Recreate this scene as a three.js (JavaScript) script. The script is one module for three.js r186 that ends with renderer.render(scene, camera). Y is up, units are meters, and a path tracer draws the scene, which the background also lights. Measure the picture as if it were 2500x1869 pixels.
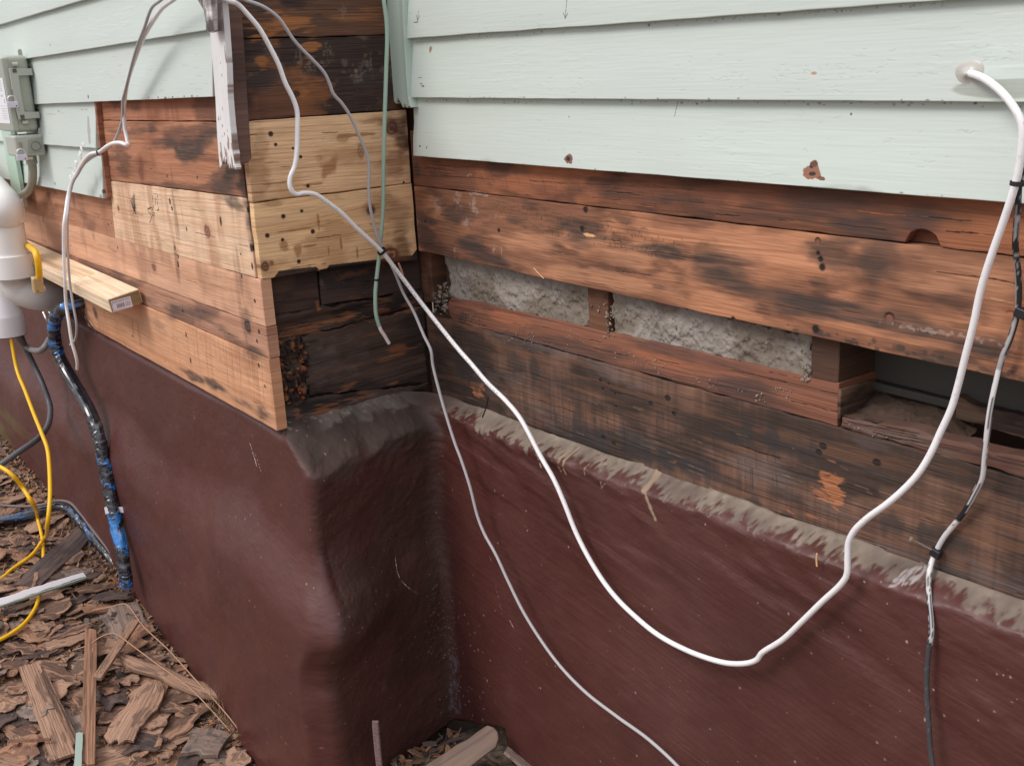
import * as THREE from 'three';
import { mergeGeometries } from 'three/addons/utils/BufferGeometryUtils.js';
import { RoundedBoxGeometry } from 'three/addons/geometries/RoundedBoxGeometry.js';

// ---------------------------------------------------------------- camera, sky, sun, exposure
const scene = new THREE.Scene();
const camera = new THREE.PerspectiveCamera(38.674, 1024 / 765, 0.05, 400);
camera.rotation.order = 'YXZ';
camera.position.set(2.17097, 0.54577, 1.34252);
camera.rotation.set(-0.288821, 0.936059, -0.049098);
camera.updateMatrixWorld(true);
scene.add(camera);

const renderer = new THREE.WebGLRenderer({ antialias: true });
renderer.toneMapping = THREE.LinearToneMapping;
renderer.toneMappingExposure = 1.55;
renderer.shadowMap.enabled = true;
renderer.shadowMap.type = THREE.PCFSoftShadowMap;

{ // overcast sky: brighter towards the zenith, faintly cool
  const w = 64, h = 32, data = new Float32Array(w * h * 4);
  for (let j = 0; j < h; j++) for (let i = 0; i < w; i++) {
    const e = ((j + 0.5) / h - 0.5) * Math.PI, k = (j * w + i) * 4;
    const L = e > 0 ? 0.98 * (1 + 1.6 * Math.sin(e)) / 2.6 : 0.16;
    data[k] = L * (e > 0 ? 0.975 : 1); data[k + 1] = L * (e > 0 ? 0.985 : 0.85); data[k + 2] = L * (e > 0 ? 1.06 : 0.72); data[k + 3] = 1;
  }
  const t = new THREE.DataTexture(data, w, h, THREE.RGBAFormat, THREE.FloatType);
  t.mapping = THREE.EquirectangularReflectionMapping; t.minFilter = t.magFilter = THREE.LinearFilter; t.needsUpdate = true;
  scene.background = t; scene.environment = t;
}
const sun = new THREE.DirectionalLight(0xfff8f0, 1.25);
sun.position.set(-1.8, 5.2, 5.2); sun.target.position.set(-0.4, -0.4, 0.3);
sun.castShadow = true; sun.shadow.radius = 42; sun.shadow.mapSize.set(2048, 2048);
Object.assign(sun.shadow.camera, { left: -4, right: 4, top: 4, bottom: -4, near: 0.5, far: 16 });
scene.add(sun, sun.target);

// ---------------------------------------------------------------- helpers
const D = 0.39902;                      // the projecting wall's face stands this far in front of the long wall's
const F = 2663.02, CX = 1250, CY = 934.5;
const camP = camera.position.clone(), camQ = camera.quaternion.clone();
const ray = (u, v) => new THREE.Vector3((u - CX) / F, -(v - CY) / F, -1).applyQuaternion(camQ);
const hit = (u, v, ax, c) => { const r = ray(u, v); return camP.clone().addScaledVector(r, (c - camP[ax]) / r[ax]); };
const onZ = (u, v, z) => hit(u, v, 'z', z), onX = (u, v, x) => hit(u, v, 'x', x), onY = (u, v, y) => hit(u, v, 'y', y);
let rs = 12345;
const rnd = () => { rs = (rs + 0x6D2B79F5) | 0; let t = Math.imul(rs ^ (rs >>> 15), 1 | rs); t = (t + Math.imul(t ^ (t >>> 7), 61 | t)) ^ t; return ((t ^ (t >>> 14)) >>> 0) / 4294967296; };
const rr = (a, b) => a + (b - a) * rnd();
const PT = new Float32Array(65536); for (let i = 0; i < 65536; i++) PT[i] = rnd();
function n2(x, y) {
  const xi = Math.floor(x), yi = Math.floor(y); let fx = x - xi, fy = y - yi;
  fx = fx * fx * (3 - 2 * fx); fy = fy * fy * (3 - 2 * fy);
  const y0 = (yi & 255) << 8, y1 = ((yi + 1) & 255) << 8, x0 = xi & 255, x1 = (xi + 1) & 255;
  const a = PT[y0 | x0], b = PT[y0 | x1], c = PT[y1 | x0], d = PT[y1 | x1];
  return a + (b - a) * fx + (c - a + (a - b - c + d) * fx) * fy;
}
function fbm(x, y, o = 4) { let s = 0, a = 0.5, n = 0; for (let i = 0; i < o; i++) { s += a * n2(x, y); n += a; a *= 0.5; x = x * 2.03 + 17.1; y = y * 2.03 + 5.7; } return s / n; }
const ss = (a, b, x) => { x = Math.min(1, Math.max(0, (x - a) / (b - a))); return x * x * (3 - 2 * x); };
const lerp = (a, b, t) => a + (b - a) * t;
const pl = (x, pts) => { // piecewise linear
  if (x <= pts[0][0]) return pts[0][1];
  for (let i = 1; i < pts.length; i++) if (x <= pts[i][0]) return lerp(pts[i - 1][1], pts[i][1], (x - pts[i - 1][0]) / (pts[i][0] - pts[i - 1][0]));
  return pts[pts.length - 1][1];
};
const s2l = c => c <= 0.04045 ? c / 12.92 : Math.pow((c + 0.055) / 1.055, 2.4);
const l2s = c => c <= 0.0031308 ? 12.92 * c : 1.055 * Math.pow(c, 1 / 2.4) - 0.055;
const rgb = (r, g, b) => [s2l(r / 255), s2l(g / 255), s2l(b / 255)];
const colr = (c) => new THREE.Color().setRGB(c[0], c[1], c[2]);
const names = {};
const numbered = n => { const k = names[n] = (names[n] ?? -1) + 1; return k ? n + '_' + String(k).padStart(3, '0') : n; };
const sh = o => { o.traverse(m => { if (m.isMesh) { m.castShadow = true; m.receiveShadow = true; } }); return o; };
function thing(name, label, category, group) {
  const o = new THREE.Group(); o.name = numbered(name); o.userData = { label, category }; if (group) o.userData.group = group;
  scene.add(o); return o;
}
function part(parent, name, geo, mat, label) {
  const m = new THREE.Mesh(geo, mat); m.name = name; m.castShadow = m.receiveShadow = true;
  if (label) m.userData.label = label;
  parent.add(m); return m;
}
function single(name, label, category, geo, mat, group) {
  const m = new THREE.Mesh(geo, mat); m.name = numbered(name); m.castShadow = m.receiveShadow = true;
  m.userData = { label, category }; if (group) m.userData.group = group; scene.add(m); return m;
}
const std = (o) => new THREE.MeshStandardMaterial(o);
const phys = (o) => new THREE.MeshPhysicalMaterial(o);

// a painted sheet: linear colour, relief and gloss over a rectangle of a wall, in metres
class Sheet {
  constructor(w, h, a0, a1, y0, y1) {
    Object.assign(this, { w, h, a0, a1, y0, y1, sx: w / (a1 - a0), sy: h / (y1 - y0) });
    this.c = new Float32Array(w * h * 3); this.b = new Float32Array(w * h).fill(0.5); this.r = new Float32Array(w * h).fill(0.8);
  }
  each(fn) { let k = 0; for (let j = 0; j < this.h; j++) { const y = this.y0 + (j + 0.5) / this.sy; for (let i = 0; i < this.w; i++, k++) fn(this.a0 + (i + 0.5) / this.sx, y, k); } }
  box(al, ah, yl, yh, fn) {
    const i0 = Math.max(0, Math.floor((al - this.a0) * this.sx)), i1 = Math.min(this.w - 1, Math.ceil((ah - this.a0) * this.sx));
    const j0 = Math.max(0, Math.floor((yl - this.y0) * this.sy)), j1 = Math.min(this.h - 1, Math.ceil((yh - this.y0) * this.sy));
    for (let j = j0; j <= j1; j++) { const y = this.y0 + (j + 0.5) / this.sy; for (let i = i0; i <= i1; i++) fn(this.a0 + (i + 0.5) / this.sx, y, j * this.w + i); }
  }
  mix(k, col, m, bump = 0, rough) {
    const q = k * 3; this.c[q] += (col[0] - this.c[q]) * m; this.c[q + 1] += (col[1] - this.c[q + 1]) * m; this.c[q + 2] += (col[2] - this.c[q + 2]) * m;
    if (bump) this.b[k] += bump * m; if (rough !== undefined) this.r[k] += (rough - this.r[k]) * m;
  }
  // an irregular patch; nfa / nfy: noise per metre along and across
  blob([a, y], ra, ry, col, str, { nfa = 14, nfy = 40, edge = 1.0, soft = 0.5, bump = 0, slope = 0, rough, grain = 0 } = {}) {
    const o = this.seed = (this.seed ?? 3) + 7.31;
    this.box(a - ra * 1.6, a + ra * 1.6, y - (ry + Math.abs(slope) * ra) * 1.6, y + (ry + Math.abs(slope) * ra) * 1.6, (x, z, k) => {
      const da = (x - a) / ra, dy = (z - y - slope * (x - a)) / ry;
      const d = Math.hypot(da, dy) + (fbm(x * nfa + o, z * nfy + o, 4) - 0.5) * 2 * edge;
      const m = str * (1 - ss(1 - soft, 1, d)) * (grain ? Math.min(1.1, 1 - grain + 2 * grain * (0.5 * n2(x * 9 + o, z * 330) + 0.5 * n2(x * 40, z * 160 + o))) : 1); if (m > 0.003) this.mix(k, col, m, bump, rough);
    });
  }
  line(pts, w, col, str, bump = 0, wob = 0) {
    for (let i = 1; i < pts.length; i++) {
      const [a, b] = pts[i - 1], [c, d] = pts[i], L = Math.hypot(c - a, d - b) || 1e-6, ux = (c - a) / L, uy = (d - b) / L;
      this.box(Math.min(a, c) - w * 2, Math.max(a, c) + w * 2, Math.min(b, d) - w * 2, Math.max(b, d) + w * 2, (x, y, k) => {
        const t = Math.min(L, Math.max(0, (x - a) * ux + (y - b) * uy));
        let e = Math.hypot(x - a - ux * t, y - b - uy * t); if (wob) e += (n2(x * 130, y * 130) - 0.5) * wob;
        const m = str * (1 - ss(w * 0.5, w, e)); if (m > 0) this.mix(k, col, m, bump);
      });
    }
  }
  hole([a, y], r, col = [0.012, 0.009, 0.008], str = 0.95, asp = 1) {
    this.box(a - r * 2, a + r * 2, y - r * 2 * asp, y + r * 2 * asp, (x, z, k) => {
      const d = Math.hypot(x - a, (z - y) / asp); const m = str * (1 - ss(r * 0.7, r * 1.1, d)); if (m > 0) this.mix(k, col, m, -0.35);
    });
  }
  knot([a, y], ra, ry, col, str = 0.9) {
    const o = a * 31 + y * 17;
    this.box(a - ra * 2.5, a + ra * 2.5, y - ry * 2.5, y + ry * 2.5, (x, z, k) => {
      const d = Math.hypot((x - a) / ra, (z - y) / ry) + (n2(x * 90 + o, z * 90) - 0.5) * 0.25;
      const ring = 0.75 + 0.25 * Math.sin(d * 14);
      const m = str * ring * (1 - ss(0.75, 1.05, d)) + str * 0.22 * (1 - ss(1, 2.2, d)); if (m > 0.003) this.mix(k, col, Math.min(1, m), -0.06);
    });
  }
  maps() {
    const n = this.w * this.h, C = new Uint8Array(n * 4), B = new Uint8Array(n * 4), R = new Uint8Array(n * 4);
    for (let k = 0; k < n; k++) {
      for (let q = 0; q < 3; q++) C[k * 4 + q] = Math.max(0, Math.min(255, Math.round(l2s(Math.min(1, Math.max(0, this.c[k * 3 + q]))) * 255)));
      const b = Math.max(0, Math.min(255, this.b[k] * 255)), r = Math.max(0, Math.min(255, this.r[k] * 255));
      B[k * 4] = B[k * 4 + 1] = B[k * 4 + 2] = b; R[k * 4] = R[k * 4 + 1] = R[k * 4 + 2] = r; C[k * 4 + 3] = B[k * 4 + 3] = R[k * 4 + 3] = 255;
    }
    const mk = (d, srgb) => { const t = new THREE.DataTexture(d, this.w, this.h, THREE.RGBAFormat); if (srgb) t.colorSpace = THREE.SRGBColorSpace; t.magFilter = THREE.LinearFilter; t.minFilter = THREE.LinearMipmapLinearFilter; t.generateMipmaps = true; t.wrapS = t.wrapT = THREE.RepeatWrapping; t.needsUpdate = true; return t; };
    return { map: mk(C, true), bumpMap: mk(B), roughnessMap: mk(R) };
  }
}
// timber: s runs along the grain, t across it, in metres
function timber(s, t, b, out) {
  const S = b.seed * 17.37;
  const w = (fbm(s * 1.3 + S, t * 5 + S, 3) - 0.5) * 0.05 * (b.wave ?? 1);
  const q = (t + w) * (b.rings ?? 60);
  let g = n2(s * 0.6 + S, q) * 0.45 + n2(s * 1.7 + S, q * 2.7 + S) * 0.33 + n2(s * 5 + S, q * 7.3) * 0.22;
  g = ss(0.25, 0.78, g);
  const lines = n2(s * 2.2 + S, (t + w * 0.6) * 210 + S), thin = ss(0.66, 0.86, lines) * (0.4 + 0.6 * n2(s * 3 + S, t * 30));
  const fib = n2(s * 28 + S, t * 520 + S), fleck = fbm(s * 9 + S, t * 60, 3);
  let k = g * (b.contrast ?? 0.6) + thin * 0.45;
  const m = 1 + (fib - 0.5) * (b.fibre ?? 0.16) + (fleck - 0.5) * 0.3;
  for (let i = 0; i < 3; i++) out[i] = lerp(b.light[i], b.dark[i], k) * m;
  { const l = (out[0] * 0.3 + out[1] * 0.5 + out[2] * 0.2) * 1.04, k2 = b.grey ?? 0.08; out[0] = lerp(out[0], l * 1.05, k2) * 1.06; out[1] = lerp(out[1], l, k2) * 1.06; out[2] = lerp(out[2], l * 0.94, k2) * 1.1; }
  if (b.saw) { const v = n2(s * 190 + S, t * 5) * 0.6 + n2(s * 60 + S, t * 3 + S) * 0.4; const f = 1 + (v - 0.5) * b.saw; for (let i = 0; i < 3; i++) out[i] *= f; }
  if (b.drip) { const v = ss(0.5, 0.85, n2(s * 85 + S, t * 7) * 0.6 + n2(s * 24, t * 4 + S) * 0.4) * b.drip; for (let i = 0; i < 3; i++) out[i] = lerp(out[i], b.dark[i] * 0.85, v); }
  if (b.dirt) for (const [col, amt, fs, ft, str] of b.dirt) {
    const z = fbm(s * fs + S * 1.7, t * ft + S, 5), e = ss(1 - amt - 0.11, 1 - amt + 0.11, z * 1.25 - 0.12) * str * (0.75 + 0.5 * fib);
    if (e > 0) for (let i = 0; i < 3; i++) out[i] = lerp(out[i], col[i], Math.min(1, e));
  }
  out[3] = 0.5 - thin * 0.12 + (g - 0.5) * 0.12 + (fib - 0.5) * 0.1 + (fleck - 0.5) * 0.12 * (b.rugged ?? 1);
}
// colour one wall sheet from its boards (nearest board wins), board.q = [TL, TR, BR, BL] as [a, y]
function paintBoards(sheet, boards) {
  const o = [0, 0, 0, 0];
  boards = [...boards].sort((p, q) => (q.paint ? 1 : 0) - (p.paint ? 1 : 0));
  const E = boards.map(b => ({ b, q: b.q, ta: (b.q[1][1] - b.q[0][1]) / (b.q[1][0] - b.q[0][0]), ba: (b.q[2][1] - b.q[3][1]) / (b.q[2][0] - b.q[3][0]) }));
  sheet.each((a, y, k) => {
    let best = 1e9, B = null;
    for (const e of E) {
      const q = e.q, top = q[0][1] + e.ta * (a - q[0][0]), bot = q[3][1] + e.ba * (a - q[3][0]);
      const f = Math.min(1, Math.max(0, (q[0][1] - y) / (q[0][1] - q[3][1] || 1)));
      const l = lerp(q[0][0], q[3][0], f), r = lerp(q[1][0], q[2][0], f);
      const d = Math.max(y - top, bot - y, (Math.min(l, r) - a), (a - Math.max(l, r)));
      if (e.b.paint && d < 0) { B = e; break; }
      if (d < best) { best = d; B = e; }
    }
    const b = B.b;
    if (b.paint) {
      const S = b.seed * 9.1, n = fbm(a * 6 + S, y * 30, 3), br = n2(a * 16 + S, y * 420 + S), big = fbm(a * 2.2 + S, y * 4 + S, 3);
      const f = 1 + (n - 0.5) * 0.05 + (br - 0.5) * 0.025 + (big - 0.5) * 0.07;
      sheet.c[k * 3] = b.light[0] * f; sheet.c[k * 3 + 1] = b.light[1] * f * (1 + (big - 0.5) * 0.02); sheet.c[k * 3 + 2] = b.light[2] * f;
      const wr = fbm(a * 20 + S, y * 130 + S, 4);
      sheet.b[k] = 0.5 + (br - 0.5) * 0.10 + (n - 0.5) * 0.16 + ss(0.56, 0.7, wr) * 0.12 * ss(0.5, 0.7, fbm(a * 5, y * 9 + S, 2)); sheet.r[k] = 0.52 + (n - 0.5) * 0.2;
    } else {
      timber(a, y - B.ta * (a - b.q[0][0]), b, o);
      sheet.c[k * 3] = o[0]; sheet.c[k * 3 + 1] = o[1]; sheet.c[k * 3 + 2] = o[2]; sheet.b[k] = o[3]; sheet.r[k] = 0.78;
    }
  });
}
// a board as a real slab: front grid with slight warp, eased edges, side faces; plane 'z' or 'x', face at c
function slab(q, plane, c, th, o = {}) {
  const { amp = 0.0006, nf = 6, nfy = 6, seed = 1, jag = 0.0007, jf = 25, bev = 0.0018, step = 0.03, sheet, tilt = 0, top, bottom, left, right, ny: nyo } = o;
  const len = Math.hypot(q[1][0] - q[0][0], q[1][1] - q[0][1]), ht = Math.hypot(q[0][0] - q[3][0], q[0][1] - q[3][1]);
  const nx = Math.max(4, Math.ceil(len / step)), ny = nyo ?? Math.max(4, Math.ceil(ht / step));
  const grid = (n, e) => { const r = [0, e]; for (let i = 1; i < n; i++) r.push(lerp(0, 1, i / n)); r.push(1 - e, 1); return r.filter((v, i) => i === 0 || v > r[i - 1] + 1e-5); };
  const su = grid(nx, Math.min(0.2, bev / len)), tv = grid(ny, Math.min(0.2, bev / ht));
  const pos = [], idx = [], uv = [], W = su.length, H = tv.length;
  const put = (a, y, h) => {
    if (plane === 'z') pos.push(a, y, c + h); else pos.push(c + h, y, a);
    if (sheet) uv.push((a - sheet.a0) / (sheet.a1 - sheet.a0), (y - sheet.y0) / (sheet.y1 - sheet.y0)); else uv.push(a, y);
    return pos.length / 3 - 1;
  };
  const jn = (t, k) => (n2(t * jf + seed * 3.7 + k * 11, k * 7.7 + seed) - 0.5) * 2 * jag + (n2(t * jf * 3.7 + seed, k * 3.1) - 0.5) * jag;
  const G = [];
  for (let j = 0; j < H; j++) for (let i = 0; i < W; i++) {
    const s = su[i], t = tv[j];
    let a = lerp(lerp(q[0][0], q[1][0], s), lerp(q[3][0], q[2][0], s), t), y = lerp(lerp(q[0][1], q[1][1], s), lerp(q[3][1], q[2][1], s), t);
    const S = s * len, T = t * ht;
    y += (jn(S, 1) + (top ? top(s) : 0)) * (1 - t) + (jn(S, 2) + (bottom ? bottom(s) : 0)) * t;
    a += (jn(T, 3) + (left ? left(t) : 0)) * (1 - s) + (jn(T, 4) + (right ? right(t) : 0)) * s;
    let h = (fbm(a * nf + seed * 5.1, y * nfy + seed, 4) - 0.5) * 2 * amp + tilt * t;
    const edge = i === 0 || j === 0 || i === W - 1 || j === H - 1; if (edge) h -= bev * 0.9;
    G.push(put(a, y, h));
  }
  const quad = (a, b, d, e) => plane === 'z' ? idx.push(a, b, d, b, e, d) : idx.push(a, d, b, b, d, e);
  for (let j = 0; j < H - 1; j++) for (let i = 0; i < W - 1; i++) quad(G[(j + 1) * W + i], G[(j + 1) * W + i + 1], G[j * W + i], G[j * W + i + 1]);
  const loop = []; // anticlockwise seen from the front
  for (let i = 0; i < W; i++) loop.push(G[(H - 1) * W + i]); for (let j = H - 2; j >= 0; j--) loop.push(G[j * W + W - 1]);
  for (let i = W - 2; i >= 0; i--) loop.push(G[i]); for (let j = 1; j < H - 1; j++) loop.push(G[j * W]);
  const P = k => plane === 'z' ? [pos[k * 3], pos[k * 3 + 1], pos[k * 3 + 2] - c] : [pos[k * 3 + 2], pos[k * 3 + 1], pos[k * 3] - c];
  const f0 = [], b0 = [];
  for (const k of loop) { const p = P(k); f0.push(put(p[0], p[1], p[2])); b0.push(put(p[0], p[1], -th)); }
  for (let i = 0; i < loop.length; i++) { const n = (i + 1) % loop.length; quad(b0[i], b0[n], f0[i], f0[n]); }
  const B4 = [[0, H - 1], [W - 1, H - 1], [0, 0], [W - 1, 0]].map(([i, j]) => { const p = P(G[j * W + i]); return put(p[0], p[1], -th); });
  quad(B4[1], B4[0], B4[3], B4[2]);
  const g = new THREE.BufferGeometry(); g.setAttribute('position', new THREE.Float32BufferAttribute(pos, 3)); g.setAttribute('uv', new THREE.Float32BufferAttribute(uv, 2)); g.setIndex(idx); g.computeVertexNormals(); return g;
}
const ni = g => g.index ? g.toNonIndexed() : g;
const boxGeo = (x0, x1, y0, y1, z0, z1) => { const g = new THREE.BoxGeometry(x1 - x0, y1 - y0, z1 - z0); g.translate((x0 + x1) / 2, (y0 + y1) / 2, (z0 + z1) / 2); return g; };
function tube(pts, r, { seg, rad = 10, closed = false, tension } = {}) {
  const c = new THREE.CatmullRomCurve3(pts, closed, tension === undefined ? 'centripetal' : 'catmullrom', tension ?? 0.5);
  const L = c.getLength(); const n = seg ?? Math.max(8, Math.ceil(L / 0.006));
  const g = new THREE.TubeGeometry(c, n, r, rad, closed);
  if (!closed) { // round the two ends off
    const caps = [0, 1].map(e => { const s = new THREE.SphereGeometry(r * 0.995, rad, 6); const p = c.getPoint(e); s.translate(p.x, p.y, p.z); return s; });
    return mergeGeometries([g.toNonIndexed(), ...caps.map(x => x.toNonIndexed())]);
  }
  return g;
}
function polyX(pts, x, th, bev = 0.0008) { // outline given as [z, y] on the plane x, growing towards +x
  const s = new THREE.Shape(pts.map(p => new THREE.Vector2(-p[0], p[1])));
  const g = new THREE.ExtrudeGeometry(s, { depth: th - 2 * bev, bevelEnabled: true, bevelThickness: bev, bevelSize: bev, bevelOffset: -bev, bevelSegments: 2 });
  g.translate(0, 0, bev); g.rotateY(Math.PI / 2); g.translate(x, 0, 0); return g;
}
function polyZ(pts, z, th, bev = 0.0008) {
  const s = new THREE.Shape(pts.map(p => new THREE.Vector2(p[0], p[1])));
  const g = new THREE.ExtrudeGeometry(s, { depth: th - 2 * bev, bevelEnabled: true, bevelThickness: bev, bevelSize: bev, bevelOffset: -bev, bevelSegments: 2 });
  g.translate(0, 0, z + bev); return g;
}
function vcolor(g, fn) { // fn(position, normal, index) -> linear colour
  const p = g.attributes.position, n = g.attributes.normal, c = new Float32Array(p.count * 3), P = new THREE.Vector3(), N = new THREE.Vector3();
  for (let i = 0; i < p.count; i++) { P.fromBufferAttribute(p, i); N.fromBufferAttribute(n, i); const k = fn(P, N, i); c.set(k, i * 3); }
  g.setAttribute('color', new THREE.Float32BufferAttribute(c, 3)); return g;
}
// ---------------------------------------------------------------- ground
const groundY = (x, z) => {
  let near = pl(x, [[-4, -0.90], [-2.7, -0.945], [-1.33, -1.045], [-0.28, -1.20], [0.1, -1.235], [0.5, -1.2], [3, -1.2]]); near += 0.14 * ss(0.0, 0.12, x) * (1 - ss(0.24, 0.42, z)) * (1 - ss(0.3, 0.6, x));
  const far = ss(0.3, 3.5, z - D) * 0.08;
  return near + far * (x < 0 ? -1 : 0) + (fbm(x * 5 + 3, z * 5 + 9, 3) - 0.5) * 0.03;
};
const onGround = (u, v, lift = 0) => { let p = onY(u, v, -1.1); for (let i = 0; i < 12; i++) p = onY(u, v, groundY(p.x, p.z) + lift); return p; };
{
  const pos = [], idx = [], uv = [], xs = [], zs = [];
  for (let i = 0; i <= 110; i++) xs.push(-4 + i * 0.055); for (let i = 0; i <= 60; i++) zs.push(-0.2 + i * 0.055);
  xs.unshift(-60, -20, -8); xs.push(4, 8, 20, 60); zs.unshift(-1.5); zs.push(4, 6, 12, 60);
  for (const z of zs) for (const x of xs) { pos.push(x, groundY(x, z), z); uv.push(x, z); }
  const W = xs.length; for (let j = 0; j < zs.length - 1; j++) for (let i = 0; i < W - 1; i++) { const a = j * W + i; idx.push(a, a + W, a + 1, a + 1, a + W, a + W + 1); }
  const g = new THREE.BufferGeometry(); g.setAttribute('position', new THREE.Float32BufferAttribute(pos, 3)); g.setAttribute('uv', new THREE.Float32BufferAttribute(uv, 2)); g.setIndex(idx); g.computeVertexNormals();
  const sh0 = new Sheet(512, 512, 0, 1, 0, 1);
  sh0.each((a, y, k) => { const tau = 2 * Math.PI; const n = fbm(Math.cos(a * tau) * 6 + 9 + Math.cos(y * tau) * 7, Math.sin(a * tau) * 6 + Math.sin(y * tau) * 7 + 20, 5), m = fbm(a * 60, y * 60, 3); const f = 0.55 + 0.9 * n * m * 2; sh0.c.set([0.15 * f, 0.105 * f, 0.076 * f], k * 3); sh0.b[k] = m; sh0.r[k] = 0.95; });
  const M = sh0.maps(); const m = std({ map: M.map, bumpMap: M.bumpMap, bumpScale: 0.012, roughness: 0.95 });
  const o = new THREE.Mesh(g, m); o.name = 'ground'; o.receiveShadow = true; o.castShadow = true; o.userData = { kind: 'structure', label: 'brown soil along the foot of the house' }; scene.add(o);
}
// ---------------------------------------------------------------- boards of the three walls, traced onto their planes
const pz = (z) => (u, v) => { const p = onZ(u, v, z); return [p.x, p.y]; };
const px = (x) => (u, v) => { const p = onX(u, v, x); return [p.z, p.y]; };
const MINT = rgb(203, 214, 207);
const MINT_OLD = rgb(150, 182, 160);
const DK = [0.030, 0.021, 0.018], DKW = [0.050, 0.036, 0.032], GREYD = [0.085, 0.075, 0.075];
const PAINTCHIP = rgb(120, 78, 58);

// ---- projecting wall (faces +z at D)
const LZ = pz(D), LS = pz(D + 0.024);
const XC = -0.0225;
const Lb = {};
{
  const A = LZ, end = (p, x) => [x, p[1]];
  const j1 = [A(150, 293), end(A(611, 298), XC)];                   // joints, left and right ends
  const j2 = [A(80, 414), A(267, 440), end(A(611, 484), XC)];
  const j3 = [A(60, 516), A(282, 583), end(A(636, 682), XC)];
  const j4 = [A(68, 585), end(A(641, 796), -0.001)];
  const j5 = [A(140, 652), A(361, 749), end(A(646, 872), -0.001)];
  const j6 = [A(215, 796), end(A(668, 1048), -0.001)];
  const ext = (p, q, x) => [x, p[1] + (q[1] - p[1]) * (x - p[0]) / (q[0] - p[0])];
  const X0 = -2.6;
  Lb.a = { q: [[X0, 0.62], [XC, 0.62], j1[1], ext(j1[0], j1[1], X0)], seed: 11, light: rgb(186, 122, 88), dark: rgb(142, 84, 54), rings: 55, drip: 0.35, dirt: [[rgb(78, 52, 42), 0.36, 5, 14, 0.6]] };
  Lb.b = { q: [ext(j1[0], j1[1], X0), j1[1], j2[2], ext(j2[1], j2[2], X0)], seed: 12, light: rgb(184, 124, 88), dark: rgb(142, 88, 56), rings: 48, dirt: [[rgb(66, 46, 42), 0.40, 4, 22, 0.62]] };
  Lb.c = { q: [j2[1], j2[2], j3[2], j3[1]], seed: 13, light: rgb(226, 190, 155), dark: rgb(205, 160, 118), rings: 40, contrast: 0.45, drip: 0.3, dirt: [[rgb(176, 126, 92), 0.38, 16, 4, 0.55]] };
  Lb.d = { q: [ext(j2[0], j2[1], X0), j2[1], j3[1], ext(j3[0], j3[1], X0)], seed: 14, light: rgb(186, 132, 98), dark: rgb(152, 100, 68), rings: 42, dirt: [[rgb(96, 66, 54), 0.3, 6, 12, 0.5]] };
  Lb.e = { q: [ext(j3[0], j3[1], X0), [-0.001, ext(j3[1], j3[2], -0.001)[1]], j4[1], ext(j4[0], j4[1], X0)], seed: 15, light: rgb(210, 160, 125), dark: rgb(186, 132, 96), rings: 36, contrast: 0.5, dirt: [[rgb(150, 108, 84), 0.34, 9, 5, 0.5]] };
  Lb.f = { q: [ext(j4[0], j4[1], X0), j4[1], j5[2], ext(j5[1], j5[2], X0)], seed: 16, light: rgb(186, 136, 106), dark: rgb(146, 98, 70), rings: 50, dirt: [[rgb(92, 66, 58), 0.40, 5, 20, 0.62]] };
  Lb.g = { q: [ext(j5[1], j5[2], A(205, 780)[0]), j5[2], j6[1], j6[0]], seed: 17, light: rgb(208, 154, 114), dark: rgb(184, 124, 80), rings: 38, contrast: 0.5, drip: 0.25, dirt: [[rgb(150, 100, 72), 0.34, 12, 4, 0.5]] };
}
const sheetL = new Sheet(2048, 1024, -2.64, 0.03, -0.32, 0.98);
const sid = (bot, top, x0, x1, S) => [[x0, 0], [x1, 0], [x1, 0], [x0, 0]];
const lineAt = (p, q) => x => p[1] + (q[1] - p[1]) * (x - p[0]) / (q[0] - p[0]);
const Ls = [];
{
  const A = LS; const xr = A(512, 150)[0];
  const l0 = lineAt(A(-120, 95), A(200, 0)), l1 = lineAt(A(70, 142), A(503, 73)), l2 = lineAt(A(89, 254), A(519, 236)), l3 = lineAt(A(105, 352), A(237, 362)), l4 = lineAt(A(90, 452), A(255, 485));
  const X0 = -2.6, lap = 0.022;
  const mk = (up, lo, xa, xb, xc, seed) => ({ q: [[xa, up(xa)], [xb, up(xb)], [xc, lo(xc)], [xa, lo(xa)]], paint: true, light: MINT, seed });
  const up = (f, k = lap) => x => f(x) + k;
  Ls.push(mk(up(l0, 0.14), l0, X0, xr, xr, 1), mk(up(l0), l1, X0, xr, xr, 2), mk(up(l1), l2, X0, xr, A(519, 236)[0], 3),
    mk(up(l2), l3, X0, A(222, 255)[0], A(233, 362)[0], 4), mk(up(l3), l4, X0, A(236, 362)[0], A(251, 485)[0], 5));
}
paintBoards(sheetL, [...Object.values(Lb).map(b => b), ...Ls.map(b => b)]);
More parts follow.
